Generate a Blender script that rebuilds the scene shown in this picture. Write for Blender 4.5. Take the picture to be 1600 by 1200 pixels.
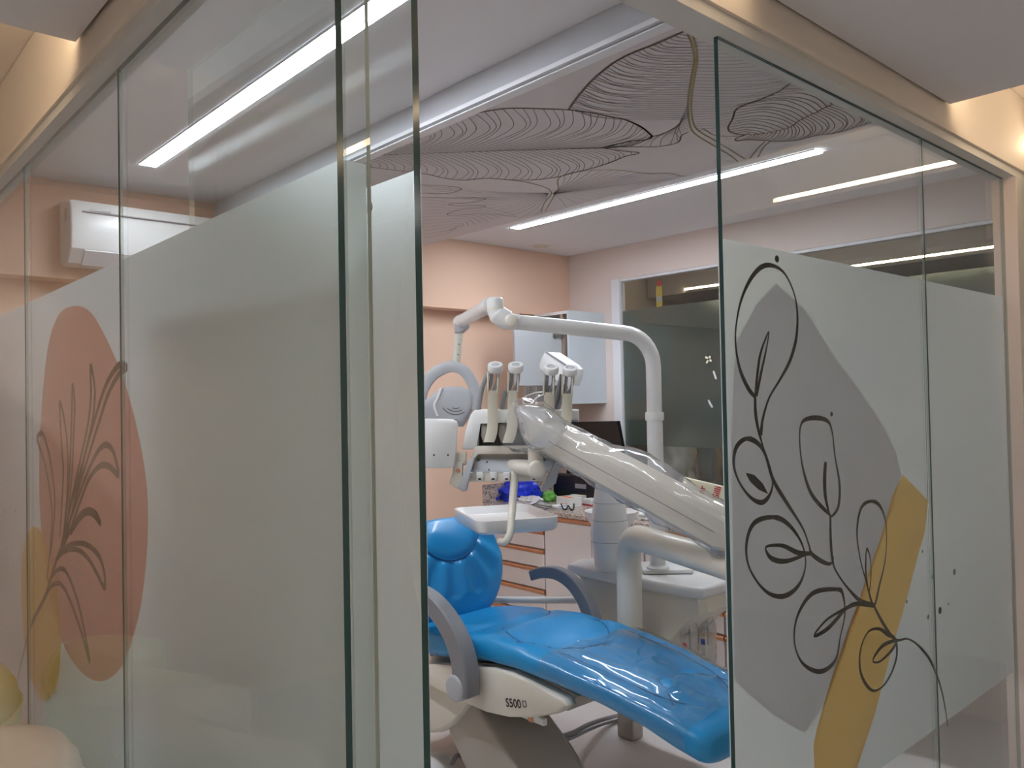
import bpy, bmesh, math, random
from mathutils import Vector, Matrix, noise

for o in list(bpy.data.objects):
    bpy.data.objects.remove(o)
SC = bpy.context.scene
COL = SC.collection

# ------------------------------------------------------------------ camera
FPX, PITCH, ROLL, PSI, EYE = 1262.0, math.radians(1.09), math.radians(1.1), math.radians(48.07), 1.63
CAM = Vector((0, 0, EYE))
FWD = Vector((math.cos(PSI) * math.cos(PITCH), math.sin(PSI) * math.cos(PITCH), math.sin(PITCH)))
RGT0 = Vector((math.sin(PSI), -math.cos(PSI), 0))
UP0 = RGT0.cross(FWD)
RGT = RGT0 * math.cos(ROLL) - UP0 * math.sin(ROLL)
UPV = UP0 * math.cos(ROLL) + RGT0 * math.sin(ROLL)
FH = Vector((math.cos(PSI), math.sin(PSI), 0))
cd = bpy.data.cameras.new('camera')
cd.sensor_width = 36.0
cd.lens = FPX / 1600 * 36.0
cd.clip_start = 0.02
co = bpy.data.objects.new('camera', cd)
COL.objects.link(co)
m = Matrix((RGT, UPV, -FWD)).transposed().to_4x4()
m.translation = CAM
co.matrix_world = m
SC.camera = co

# ------------------------------------------------------------------ world and exposure
w = bpy.data.worlds.new('world')
SC.world = w
w.use_nodes = True
w.node_tree.nodes['Background'].inputs[0].default_value = (0.8, 0.82, 0.9, 1)
w.node_tree.nodes['Background'].inputs[1].default_value = 0.02
SC.view_settings.view_transform = 'Standard'
SC.view_settings.look = 'None'
SC.view_settings.gamma = 1.0
SC.view_settings.exposure = 0.3
SC.view_settings.use_curve_mapping = False
STRIP_W, LED_W = 58.0, 22.0        # emission of the ceiling strips and of the warm cove lights

# ------------------------------------------------------------------ pixel rays (measured places in the room)
def ray(px, py):
    return FWD + RGT * ((px - 800) / FPX) + UPV * ((600 - py) / FPX)
def at(px, py, ax, v):
    r = ray(px, py)
    return CAM + r * ((v - CAM[ax]) / r[ax])
def atd(px, py, d):
    return CAM + ray(px, py) * d

# ------------------------------------------------------------------ materials
MATS = {}
def nodes_of(name):
    mt = bpy.data.materials.new(name)
    mt.use_nodes = True
    nt = mt.node_tree
    nt.nodes.clear()
    out = nt.nodes.new('ShaderNodeOutputMaterial')
    MATS[name] = mt
    return mt, nt, out
def pr(name, col, rough=0.5, metal=0.0, coat=0.0, var=0.0, vscale=8.0, bump=0.0, bscale=60.0, spec=0.5, sheen=0.0):
    mt, nt, out = nodes_of(name)
    b = nt.nodes.new('ShaderNodeBsdfPrincipled')
    nt.links.new(b.outputs[0], out.inputs[0])
    b.inputs['Base Color'].default_value = (*col, 1)
    b.inputs['Roughness'].default_value = rough
    b.inputs['Metallic'].default_value = metal
    b.inputs['Coat Weight'].default_value = coat
    b.inputs['Specular IOR Level'].default_value = spec
    tc = nt.nodes.new('ShaderNodeTexCoord')
    if var:
        n = nt.nodes.new('ShaderNodeTexNoise')
        n.inputs['Scale'].default_value = vscale
        n.inputs['Detail'].default_value = 4
        r = nt.nodes.new('ShaderNodeMapRange')
        r.inputs[3].default_value = 1 - var
        r.inputs[4].default_value = 1 + var
        mx = nt.nodes.new('ShaderNodeVectorMath')
        mx.operation = 'SCALE'
        mx.inputs[0].default_value = col
        nt.links.new(tc.outputs['Object'], n.inputs['Vector'])
        nt.links.new(n.outputs[0], r.inputs[0])
        nt.links.new(r.outputs[0], mx.inputs['Scale'])
        nt.links.new(mx.outputs[0], b.inputs['Base Color'])
    if bump:
        n = nt.nodes.new('ShaderNodeTexNoise')
        n.inputs['Scale'].default_value = bscale
        n.inputs['Detail'].default_value = 3
        bp = nt.nodes.new('ShaderNodeBump')
        bp.inputs['Strength'].default_value = bump
        bp.inputs['Distance'].default_value = 0.01
        nt.links.new(tc.outputs['Object'], n.inputs['Vector'])
        nt.links.new(n.outputs[0], bp.inputs['Height'])
        nt.links.new(bp.outputs[0], b.inputs['Normal'])
    return mt
def emit(name, col, s):
    mt, nt, out = nodes_of(name)
    e = nt.nodes.new('ShaderNodeEmission')
    e.inputs[0].default_value = (*col, 1)
    e.inputs[1].default_value = s
    nt.links.new(e.outputs[0], out.inputs[0])
    return mt
def schlick(nt, f0=0.04, gain=1.0):
    g = nt.nodes.new('ShaderNodeNewGeometry')
    d = nt.nodes.new('ShaderNodeVectorMath'); d.operation = 'DOT_PRODUCT'
    nt.links.new(g.outputs['Normal'], d.inputs[0]); nt.links.new(g.outputs['Incoming'], d.inputs[1])
    a = nt.nodes.new('ShaderNodeMath'); a.operation = 'ABSOLUTE'; nt.links.new(d.outputs['Value'], a.inputs[0])
    s = nt.nodes.new('ShaderNodeMath'); s.operation = 'SUBTRACT'; s.inputs[0].default_value = 1; s.use_clamp = True
    nt.links.new(a.outputs[0], s.inputs[1])
    p = nt.nodes.new('ShaderNodeMath'); p.operation = 'POWER'; p.inputs[1].default_value = 5
    nt.links.new(s.outputs[0], p.inputs[0])
    f = nt.nodes.new('ShaderNodeMath'); f.operation = 'MULTIPLY_ADD'
    f.inputs[1].default_value = (1 - f0) * gain; f.inputs[2].default_value = f0 * gain
    nt.links.new(p.outputs[0], f.inputs[0])
    return f.outputs[0]
def clear(name, tint, rough=0.0, f0=0.04, gain=1.0, haze=0.0, hazecol=(0.8, 0.8, 0.8)):
    mt, nt, out = nodes_of(name)
    t = nt.nodes.new('ShaderNodeBsdfTransparent'); t.inputs[0].default_value = (*tint, 1)
    g = nt.nodes.new('ShaderNodeBsdfGlossy'); g.inputs['Roughness'].default_value = rough
    mx = nt.nodes.new('ShaderNodeMixShader')
    nt.links.new(schlick(nt, f0, gain), mx.inputs[0])
    base = t.outputs[0]
    if haze:
        dn = nt.nodes.new('ShaderNodeBsdfDiffuse'); dn.inputs[0].default_value = (*hazecol, 1)
        tn = nt.nodes.new('ShaderNodeBsdfTranslucent'); tn.inputs[0].default_value = (*hazecol, 1)
        m1 = nt.nodes.new('ShaderNodeMixShader'); m1.inputs[0].default_value = 0.5
        nt.links.new(dn.outputs[0], m1.inputs[1]); nt.links.new(tn.outputs[0], m1.inputs[2])
        m2 = nt.nodes.new('ShaderNodeMixShader'); m2.inputs[0].default_value = haze
        nt.links.new(t.outputs[0], m2.inputs[1]); nt.links.new(m1.outputs[0], m2.inputs[2])
        base = m2.outputs[0]
    nt.links.new(base, mx.inputs[1]); nt.links.new(g.outputs[0], mx.inputs[2])
    nt.links.new(mx.outputs[0], out.inputs[0])
    return mt
def film(name, col, see=0.45, transl=0.5, rough=0.6, ior=1.2):
    """frosted or printed film: scatters light on both sides and lets a blurred view through"""
    mt, nt, out = nodes_of(name)
    dn = nt.nodes.new('ShaderNodeBsdfDiffuse'); dn.inputs[0].default_value = (*col, 1)
    tn = nt.nodes.new('ShaderNodeBsdfTranslucent'); tn.inputs[0].default_value = (*col, 1)
    rf = nt.nodes.new('ShaderNodeBsdfRefraction'); rf.inputs[0].default_value = (*col, 1)
    rf.inputs['Roughness'].default_value = rough; rf.inputs['IOR'].default_value = ior
    m1 = nt.nodes.new('ShaderNodeMixShader'); m1.inputs[0].default_value = transl
    nt.links.new(dn.outputs[0], m1.inputs[1]); nt.links.new(tn.outputs[0], m1.inputs[2])
    m2 = nt.nodes.new('ShaderNodeMixShader'); m2.inputs[0].default_value = see
    nt.links.new(m1.outputs[0], m2.inputs[1]); nt.links.new(rf.outputs[0], m2.inputs[2])
    nt.links.new(m2.outputs[0], out.inputs[0])
    return mt
def granite(name):
    mt, nt, out = nodes_of(name)
    b = nt.nodes.new('ShaderNodeBsdfPrincipled'); b.inputs['Roughness'].default_value = 0.25
    tc = nt.nodes.new('ShaderNodeTexCoord')
    v = nt.nodes.new('ShaderNodeTexVoronoi'); v.inputs['Scale'].default_value = 90
    n = nt.nodes.new('ShaderNodeTexNoise'); n.inputs['Scale'].default_value = 45; n.inputs['Detail'].default_value = 6
    ad = nt.nodes.new('ShaderNodeMix'); ad.data_type = 'FLOAT'; ad.inputs[0].default_value = 0.55
    cr = nt.nodes.new('ShaderNodeValToRGB')
    e = cr.color_ramp.elements
    e[0].position = 0.28; e[0].color = (0.05, 0.04, 0.04, 1)
    e[1].position = 0.62; e[1].color = (0.55, 0.47, 0.42, 1)
    k = cr.color_ramp.elements.new(0.42); k.color = (0.33, 0.25, 0.21, 1)
    nt.links.new(tc.outputs['Object'], v.inputs['Vector']); nt.links.new(tc.outputs['Object'], n.inputs['Vector'])
    nt.links.new(v.outputs['Distance'], ad.inputs[2]); nt.links.new(n.outputs[0], ad.inputs[3])
    nt.links.new(ad.outputs[0], cr.inputs[0]); nt.links.new(cr.outputs[0], b.inputs['Base Color'])
    nt.links.new(b.outputs[0], out.inputs[0])
    return mt

pr('ceiling_paint', (0.80, 0.78, 0.80), 0.85, var=0.02, vscale=1.5)
pr('peach_paint', (0.82, 0.56, 0.42), 0.8, var=0.02, vscale=2)
pr('blush_paint', (0.78, 0.67, 0.62), 0.8, var=0.02, vscale=2)
pr('cream_paint', (0.80, 0.72, 0.63), 0.7, var=0.02, vscale=2)
pr('rail_paint', (0.62, 0.61, 0.58), 0.6, var=0.02)
pr('white_trim', (0.80, 0.79, 0.82), 0.4, var=0.015)
pr('mural_paper', (0.66, 0.61, 0.62), 0.75, var=0.03, vscale=3)
pr('ink_brown', (0.12, 0.075, 0.06), 0.6, var=0.1, vscale=30)
pr('ink_grey', (0.20, 0.18, 0.18), 0.6, var=0.1, vscale=30)
pr('ink_gold', (0.34, 0.27, 0.13), 0.45, var=0.15, vscale=30)
pr('floor_tile', (0.62, 0.59, 0.58), 0.3, var=0.05, vscale=4)
pr('corridor_paint', (0.78, 0.74, 0.69), 0.8, var=0.03, vscale=2)
pr('dark_wall', (0.30, 0.27, 0.24), 0.7, var=0.05)
emit('strip_glow', (0.86, 0.92, 1.0), STRIP_W)
emit('fill_glow', (1.0, 0.96, 0.91), 720.0)  # glow of the added fill lamps in the corridor
emit('led_glow', (1.0, 0.76, 0.50), LED_W)
clear('clear_glass', (0.955, 0.975, 0.97))
pr('glass_edge', (0.03, 0.075, 0.075), 0.12, var=0.05)
pr('glass_edge_pale', (0.52, 0.52, 0.42), 0.25, var=0.05)
clear('glass_joint', (0.86, 0.92, 0.90), 0.1, 0.04, 1.0, 0.15, (0.6, 0.65, 0.62))
pr('seal_dark', (0.05, 0.055, 0.055), 0.4, var=0.1)
film('frost_film', (0.85, 0.89, 0.885), 0.36, 0.5, 0.62, 1.22)
film('window_film', (0.40, 0.48, 0.47), 0.82, 0.4, 0.55, 1.2)
film('pink_film', (0.74, 0.40, 0.33), 0.15, 0.55)
film('yellow_film', (0.88, 0.60, 0.22), 0.15, 0.55)
film('mauve_film', (0.79, 0.775, 0.81), 0.34, 0.5)
pr('decal_black', (0.012, 0.008, 0.008), 0.4, var=0.1)
pr('fascia_paint', (0.56, 0.56, 0.59), 0.6, var=0.02)
pr('decal_grey', (0.07, 0.055, 0.042), 0.5, var=0.1)
pr('plastic_white', (0.76, 0.75, 0.74), 0.28, var=0.015, coat=0.2)
pr('plastic_cream', (0.71, 0.66, 0.57), 0.32, var=0.02, coat=0.15)
pr('bundle_grey', (0.62, 0.60, 0.56), 0.3, var=0.2, vscale=14)
pr('plastic_grey', (0.46, 0.47, 0.50), 0.4, var=0.03)
pr('arm_grey', (0.23, 0.23, 0.25), 0.45, var=0.04)
pr('hose_grey', (0.24, 0.24, 0.26), 0.5, var=0.05)
pr('taupe_plastic', (0.44, 0.40, 0.35), 0.4, var=0.03)
pr('dark_slot', (0.02, 0.018, 0.016), 0.6, var=0.1)
pr('blue_vinyl', (0.010, 0.27, 0.60), 0.33, var=0.06, vscale=5, bump=0.06, bscale=160, coat=0.15)
pr('blue_seam', (0.008, 0.10, 0.30), 0.5, var=0.05)
clear('plastic_wrap', (0.95, 0.95, 0.95), 0.12, 0.05, 1.2, 0.16, (0.85, 0.85, 0.88))
clear('seat_cover_plastic', (0.90, 0.94, 0.95), 0.05, 0.05, 1.4, 0.10, (0.35, 0.55, 0.62))
clear('plastic_hood', (0.95, 0.95, 0.95), 0.12, 0.05, 1.2, 0.30, (0.80, 0.80, 0.83))
pr('plastic_tan', (0.60, 0.55, 0.45), 0.35, var=0.02)
pr('door_grey', (0.46, 0.47, 0.49), 0.4, var=0.02)
clear('bottle_plastic', (0.86, 0.86, 0.84), 0.06, 0.07, 2.6, 0.26, (0.8, 0.8, 0.78))
pr('laminate', (0.74, 0.69, 0.68), 0.35, var=0.015)
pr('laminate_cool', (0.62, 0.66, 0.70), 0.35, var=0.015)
pr('laminate_brown', (0.40, 0.31, 0.24), 0.5, var=0.05)
pr('copper', (0.60, 0.30, 0.17), 0.3, metal=0.55, var=0.08, vscale=20)
granite('granite')
pr('black_plastic', (0.006, 0.006, 0.007), 0.3, var=0.1)
pr('ac_white', (0.80, 0.78, 0.76), 0.3, var=0.01)
pr('steel', (0.55, 0.54, 0.52), 0.3, metal=1.0, var=0.05)
pr('blue_bag', (0.01, 0.035, 0.55), 0.3, var=0.2, vscale=20)
pr('white_bag', (0.60, 0.60, 0.63), 0.35, var=0.1, vscale=20)
pr('grey_pouch', (0.33, 0.33, 0.33), 0.35, var=0.15, vscale=25)
pr('green_pack', (0.15, 0.42, 0.08), 0.4, var=0.15, vscale=20)
pr('card_white', (0.72, 0.72, 0.70), 0.5, var=0.03)
pr('orange_print', (0.70, 0.20, 0.05), 0.5, var=0.05)
pr('red_print', (0.50, 0.03, 0.05), 0.5, var=0.05)
pr('lilac_print', (0.62, 0.40, 0.50), 0.5, var=0.05)
pr('yellow_print', (0.75, 0.50, 0.04), 0.5, var=0.05)
pr('blue_print', (0.04, 0.10, 0.45), 0.5, var=0.05)
pr('pink_plastic', (0.80, 0.08, 0.20), 0.3, var=0.05)
pr('lime_plastic', (0.35, 0.52, 0.02), 0.3, var=0.05)
pr('cream_bag', (0.72, 0.68, 0.52), 0.45, var=0.04)
pr('chair_leather', (0.84, 0.75, 0.62), 0.45, var=0.04, bump=0.05, bscale=120)
pr('chair_olive', (0.78, 0.70, 0.45), 0.45, var=0.05, bump=0.05, bscale=120)
pr('teal_cloth', (0.02, 0.20, 0.22), 0.6, var=0.1)
pr('mustard', (0.35, 0.28, 0.08), 0.6, var=0.1)
pr('sticker_red', (0.28, 0.04, 0.03), 0.5, var=0.1)
pr('sticker_gold', (0.30, 0.22, 0.04), 0.5, var=0.1)

# ------------------------------------------------------------------ object helpers
ROOT = {}
def _inv(o):
    while o.parent is not None:
        o = o.parent
    return ROOT.get(o.name, Matrix.Identity(4)).inverted()
def props(o, label=None, cat=None, group=None, kind=None):
    for k, v in (('label', label), ('category', cat), ('group', group), ('kind', kind)):
        if v:
            o[k] = v
    return o
def thing(name, label, cat, loc, rotz=0.0, group=None):
    o = bpy.data.objects.new(name, None)
    o.empty_display_size = 0.1
    COL.objects.link(o)
    o.location = loc
    o.rotation_euler = (0, 0, rotz)
    ROOT[o.name] = Matrix.Translation(Vector(loc)) @ Matrix.Rotation(rotz, 4, 'Z')
    return props(o, label, cat, group)
def ob(name, bm, mat, parent=None, loc=None, smooth=None, label=None, cat=None, group=None, kind=None):
    """bm is in world coordinates; it becomes one mesh object, local to its thing"""
    me = bpy.data.meshes.new(name)
    if parent is not None:
        inv = _inv(parent)
    elif loc is not None:
        inv = Matrix.Translation(Vector(loc)).inverted()
    else:
        inv = Matrix.Identity(4)
    bm.transform(inv)
    bmesh.ops.recalc_face_normals(bm, faces=bm.faces)
    bm.to_mesh(me)
    bm.free()
    for mm in (mat if isinstance(mat, (list, tuple)) else [mat]):
        me.materials.append(MATS[mm])
    if smooth is not None:
        for p in me.polygons:
            p.use_smooth = True
        me.set_sharp_from_angle(angle=math.radians(smooth))
    o = bpy.data.objects.new(name, me)
    COL.objects.link(o)
    if parent is not None:
        o.parent = parent
    elif loc is not None:
        o.location = loc
        ROOT[o.name] = Matrix.Translation(Vector(loc))
    return props(o, label, cat, group, kind)
def B():
    return bmesh.new()
def box(bm, x0, x1, y0, y1, z0, z1, M=None, bev=0.0, seg=2):
    vs = [bm.verts.new((x, y, z)) for x in (x0, x1) for y in (y0, y1) for z in (z0, z1)]
    fs = [(0, 1, 3, 2), (4, 6, 7, 5), (0, 4, 5, 1), (2, 3, 7, 6), (0, 2, 6, 4), (1, 5, 7, 3)]
    ff = [bm.faces.new([vs[i] for i in f]) for f in fs]
    if bev:
        es = list({e for f in ff for e in f.edges})
        r = bmesh.ops.bevel(bm, geom=es, offset=bev, segments=seg, affect='EDGES', profile=0.5, clamp_overlap=True)
        vs = list({v for f in r['faces'] for v in f.verts} | {v for v in vs if v.is_valid})
    if M is not None:
        bmesh.ops.transform(bm, matrix=M, verts=[v for v in vs if v.is_valid])
    return bm
def BX(*a, **k):
    return box(B(), *a, **k)
def spline(pts, n=8, closed=False):
    pts = [Vector(p) for p in pts]
    N = len(pts)
    out = []
    for i in range(N if closed else N - 1):
        if closed:
            a, b, c, d = pts[i - 1], pts[i], pts[(i + 1) % N], pts[(i + 2) % N]
        else:
            a, b, c, d = pts[max(i - 1, 0)], pts[i], pts[i + 1], pts[min(i + 2, N - 1)]
        for k in range(n):
            t = k / n
            out.append(0.5 * ((2 * b) + (c - a) * t + (2 * a - 5 * b + 4 * c - d) * t * t + (3 * b - a - 3 * c + d) * t ** 3))
    if not closed:
        out.append(pts[-1])
    return out
def loft(bm, secs, closed=True, caps=True):
    rows = [[bm.verts.new(p) for p in s] for s in secs]
    n = len(rows[0])
    for a, b in zip(rows, rows[1:]):
        for i in range(n if closed else n - 1):
            j = (i + 1) % n
            bm.faces.new((a[i], a[j], b[j], b[i]))
    if caps and closed:
        bm.faces.new(rows[0])
        bm.faces.new(rows[-1][::-1])
    return bm
def tube(bm, pts, r, n=14, prof=None, up=None, caps=True):
    """sweep a circle (or prof: list of 2-D points) along pts; r number or list"""
    pts = [Vector(p) for p in pts]
    rs = r if isinstance(r, (list, tuple)) else [r] * len(pts)
    prof = prof or [(math.cos(2 * math.pi * k / n), math.sin(2 * math.pi * k / n)) for k in range(n)]
    secs = []
    prev = None
    for i, p in enumerate(pts):
        t = (pts[min(i + 1, len(pts) - 1)] - pts[max(i - 1, 0)]).normalized()
        if up is not None:
            u = Vector(up)
            u = (u - t * u.dot(t)).normalized()
        elif prev is None:
            u = t.orthogonal().normalized()
        else:
            u = (prev - t * prev.dot(t)).normalized()
        prev = u
        v = t.cross(u)
        secs.append([p + u * (a * rs[i]) + v * (b * rs[i]) for a, b in prof])
    return loft(bm, secs, True, caps)
def lathe(bm, prof, c, n=28, M=None):
    """prof: list of (radius, z) round the vertical through c"""
    c = Vector(c)
    secs = []
    for r, z in prof:
        s = [Vector((r * math.cos(2 * math.pi * k / n), r * math.sin(2 * math.pi * k / n), z)) for k in range(n)]
        if M is not None:
            s = [M @ q for q in s]
        secs.append([c + q for q in s])
    return loft(bm, secs)
def prism(bm, front, vec, bev=0.0, seg=2):
    """front: 3-D polygon, extruded along vec"""
    vec = Vector(vec)
    a = [bm.verts.new(p) for p in front]
    b = [bm.verts.new(Vector(p) + vec) for p in front]
    n = len(a)
    ff = [bm.faces.new(a), bm.faces.new(b[::-1])]
    for i in range(n):
        ff.append(bm.faces.new((a[i], b[i], b[(i + 1) % n], a[(i + 1) % n])))
    if bev:
        es = list({e for e in ff[0].edges} | {e for e in ff[1].edges})
        bmesh.ops.bevel(bm, geom=es, offset=bev, segments=seg, affect='EDGES', profile=0.5, clamp_overlap=True)
    return bm
def ribbon(bm, pts, wid, nrm, thick=0.0006, closed=False):
    """flat band of width wid (number or list) lying in the plane with normal nrm"""
    pts = [Vector(p) for p in pts]
    nrm = Vector(nrm).normalized()
    N = len(pts)
    ws = wid if isinstance(wid, (list, tuple)) else [wid] * N
    L, R = [], []
    for i, p in enumerate(pts):
        if closed:
            t = pts[(i + 1) % N] - pts[i - 1]
        else:
            t = pts[min(i + 1, N - 1)] - pts[max(i - 1, 0)]
        if t.length < 1e-9:
            t = Vector((0, 0, 1))
        s = t.normalized().cross(nrm) * (ws[i] / 2)
        L.append(bm.verts.new(p + s))
        R.append(bm.verts.new(p - s))
    for i in range(N if closed else N - 1):
        j = (i + 1) % N
        bm.faces.new((L[i], L[j], R[j], R[i]))
    return bm
def disc(c, u, v, r, n=12):
    c, u, v = Vector(c), Vector(u).normalized(), Vector(v).normalized()
    return [c + u * (r * math.cos(2 * math.pi * k / n)) + v * (r * math.sin(2 * math.pi * k / n)) for k in range(n)]
def cyl(bm, a, b, r, n=20, r2=None):
    return tube(bm, [a, b], [r, r if r2 is None else r2], n)
def rcyl(bm, a, b, r, rd, n=22):
    """cylinder with rounded ends"""
    a, b = Vector(a), Vector(b)
    t = (b - a).normalized()
    L = (b - a).length
    pts, rs = [], []
    for k in range(4):
        th = k / 3 * math.pi / 2
        pts.append(a + t * (rd * (1 - math.sin(th)))); rs.append(r - rd * (1 - math.cos(math.pi / 2 - th) ) if False else r - rd + rd * math.sin(th) if k else max(r - rd, 0.001))
    # re-order so that the end cap is small and the side is full radius
    pts = [a + t * (rd * (1 - math.cos(k / 3 * math.pi / 2))) for k in range(4)]
    rs = [r - rd + rd * math.sin(k / 3 * math.pi / 2) for k in range(4)]
    pts2 = [b - (p - a) for p in pts][::-1]
    return tube(bm, pts + pts2, rs + rs[::-1], n)
def blob(bm, c, sx, sy, sz, seed=0, amp=0.25, freq=2.0, sub=3, flat=True):
    r = bmesh.ops.create_icosphere(bm, subdivisions=sub, radius=1.0)
    c = Vector(c)
    for v in r['verts']:
        d = v.co.normalized()
        k = 1 + amp * noise.noise(d * freq + Vector((seed * 7.3, seed, 3.1))) + amp * 0.5 * noise.noise(d * freq * 2.7 + Vector((seed, 9, seed)))
        q = d * k
        z = q.z
        if flat and z < -0.55:
            z = -0.55
        v.co = c + Vector((q.x * sx, q.y * sy, (z + (0.55 if flat else 0)) * sz))
    return bm
def text_bm(body, size, origin, u, v, shear=0.0, thick=0.0004, bold=False):
    cu = bpy.data.curves.new('lettering', 'FONT')
    cu.body = body
    cu.size = size
    cu.shear = shear
    cu.resolution_u = 3
    cu.fill_mode = 'FRONT'
    if bold:
        cu.offset = size * 0.018
    to = bpy.data.objects.new('lettering', cu)
    COL.objects.link(to)
    dg = bpy.context.evaluated_depsgraph_get()
    me = bpy.data.meshes.new_from_object(to.evaluated_get(dg))
    bm = B()
    bm.from_mesh(me)
    u, v = Vector(u).normalized(), Vector(v).normalized()
    n = u.cross(v)
    M = Matrix((u, v, n)).transposed().to_4x4()
    M.translation = Vector(origin)
    bm.transform(M)
    bpy.data.objects.remove(to)
    bpy.data.meshes.remove(me)
    bpy.data.curves.remove(cu)
    return bm
def clone(src, label, loc, group=None, rotz=None):
    r = src.copy()
    COL.objects.link(r)
    r.location = loc
    r['label'] = label
    if group:
        r['group'] = group
    if rotz is not None:
        r.rotation_euler = (0, 0, rotz)
    for ch in list(src.children):
        c = ch.copy(); COL.objects.link(c); c.parent = r
        for g in list(ch.children):
            d = g.copy(); COL.objects.link(d); d.parent = c
    return r

# ================================================================== the room
A, BY, XF, YB, ZC = 0.566, 0.977, 4.43, 4.40, 2.71
ZM = 2.60                                 # underside of the printed ceiling panel
FT, FB = 1.968, 0.615                     # frosted film, top and bottom
def struct(name, bm, mat, loc=(0, 0, 0), **k):
    return ob(name, bm, mat, loc=loc, kind='structure', **k)

struct('floor', BX(-2.3, 7.0, -2.3, 4.6, -0.08, 0), 'floor_tile')
struct('ceiling', BX(0.53, 4.5, 0.935, 4.5, ZC, ZC + 0.06), 'ceiling_paint')
bm = B()
box(bm, -2.3, 0.529, -2.3, 4.6, ZC, ZC + 0.06)
box(bm, 0.529, 7.0, -2.3, 0.934, ZC, ZC + 0.06)
struct('ceiling', bm, 'cream_paint')
# back wall with the beam that carries the air conditioner
struct('wall_back', BX(-2.3, 4.5, YB, YB + 0.1, 0, ZC), 'peach_paint')
struct('trim_1', BX(0.6, XF - 0.001, YB - 0.14, YB - 0.001, 2.245, ZC - 0.001), 'peach_paint')
# wall with the window to the next room
WY0, WY1, WZ0, WZ1 = 1.15, 3.80, 1.02, 2.475
bm = B()
box(bm, XF, XF + 0.1, 0.95, YB, 0, WZ0)
box(bm, XF, XF + 0.1, 0.95, YB, WZ1, ZC)
box(bm, XF, XF + 0.1, WY1, YB, WZ0, WZ1)
box(bm, XF, XF + 0.1, 0.95, WY0, WZ0, WZ1)
struct('wall_right', bm, 'blush_paint')
win = thing('window_1', None, None, (XF, 2.5, WZ0))
win['kind'] = 'structure'
bm = B()
box(bm, XF - 0.015, XF + 0.05, WY1 - 0.045, WY1 + 0.03, WZ0, WZ1, bev=0.004)
box(bm, XF + 0.003, XF + 0.05, WY0, WY1, WZ1 - 0.02, WZ1, bev=0.004)
box(bm, XF - 0.015, XF + 0.05, WY0, WY1, WZ0, WZ0 + 0.02, bev=0.004)
ob('window_frame', bm, 'white_trim', win)
ob('pane', BX(XF + 0.012, XF + 0.02, WY0, WY1 - 0.045, WZ0 + 0.02, WZ1), 'clear_glass', win)
bm = B()
bm.faces.new([bm.verts.new((XF + 0.022, y, z)) for y, z in ((WY0, 1.29), (WY1 - 0.045, 1.29), (WY1 - 0.045, 2.245), (WY0, 2.245))])
ob('frosted_film', bm, 'window_film', win)
# small paper stickers on that window: red flower over a yellow slip, and a scrap of tape
bm = B()
p0 = at(1030, 443, 0, XF + 0.010)
prism(bm, disc(p0, (0, 1, 0), (0, 0, 1), 0.022, 14), (-0.001, 0, 0))
ob('flower_sticker', bm, 'sticker_red', win)
p1 = at(1030, 460, 0, XF + 0.010)
ob('slip_sticker', BX(p1.x - 0.001, p1.x, p1.y - 0.026, p1.y + 0.026, p1.z - 0.085, p1.z + 0.055), 'sticker_gold', win)
p2 = at(1030, 467, 0, XF + 0.008)
bm = B(); prism(bm, disc(p2, (0, 1, 0), (0, 0, 1), 0.022, 14), (-0.001, 0, 0))
ob('round_print', bm, 'arm_grey', win)
for px, py, a in ((1107, 561, 0.6), (1107, 562, 2.2), (1117, 586, 1.2), (1110, 631, 1.0)):
    q = at(px, py, 0, XF + 0.010)
    M = Matrix.Translation(q) @ Matrix.Rotation(a, 4, 'X')
    ob('tape_scrap', BX(-0.001, 0, -0.028, 0.028, -0.007, 0.007, M=M), 'cream_bag' if py < 570 else 'white_bag', win)

# headers over the two glass fronts, the fascias above them and the solid wall end
bm = B(); box(bm, 0.53, 0.596, 1.009, 4.399, 2.40, 2.437); box(bm, 0.54, 0.59, 1.009, 4.399, 2.437, ZC)
struct('wall_left', bm, 'rail_paint')
bm = B(); box(bm, 0.53, 4.45, 0.935, 1.008, 2.40, 2.437); box(bm, 0.53, 4.45, 0.942, 1.0, 2.437, ZC)
struct('wall_front', bm, ['rail_paint'])
struct('wall_front_end', BX(3.302, 4.43, 0.935, 1.008, 0, 2.3995), 'rail_paint')
bm = B(); box(bm, 0.522, 0.53, 1.0, 4.399, 2.428, 2.446); box(bm, 0.53, 0.5399, 0.942, 4.399, 2.446, ZC - 0.001)
struct('trim_2', bm, 'cream_paint')
bm = B(); box(bm, 0.522, 3.425, 0.926, 0.935, 2.428, 2.446); box(bm, 0.531, 3.425, 0.932, 0.9419, 2.446, ZC - 0.001)
struct('trim_3', bm, 'cream_paint')
bm = B(); box(bm, 3.294, 3.302, 0.932, 0.9745, 0, 2.40); box(bm, 3.294, 3.302, 0.9855, 1.01, 0, 2.40)
struct('trim_4', bm, 'blush_paint')
# corridor shell
struct('wall_corridor_left', BX(-2.3, -2.2, -2.2, YB, 0, ZC), 'corridor_paint')
struct('wall_corridor_back', BX(-2.2, 6.9, -2.3, -2.2, 0, ZC), 'corridor_paint')
struct('wall_corridor_right', BX(5.4, 5.5, -2.2, 0.93, 0, ZC), 'corridor_paint')
# next room
bm = B(); box(bm, 6.9, 7.0, 0.9, 4.6, 0, ZC)
struct('wall_far', bm, 'dark_wall')
bm = B(); box(bm, 4.54, 6.9, 4.5, 4.6, 0, ZC); box(bm, 4.54, 6.9, 0.94, 1.0, 0, ZC)
struct('wall_next_room', bm, 'corridor_paint')
struct('ceiling', BX(4.5, 7.0, 0.935, 4.6, ZC, ZC + 0.06), 'ceiling_paint')

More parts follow.
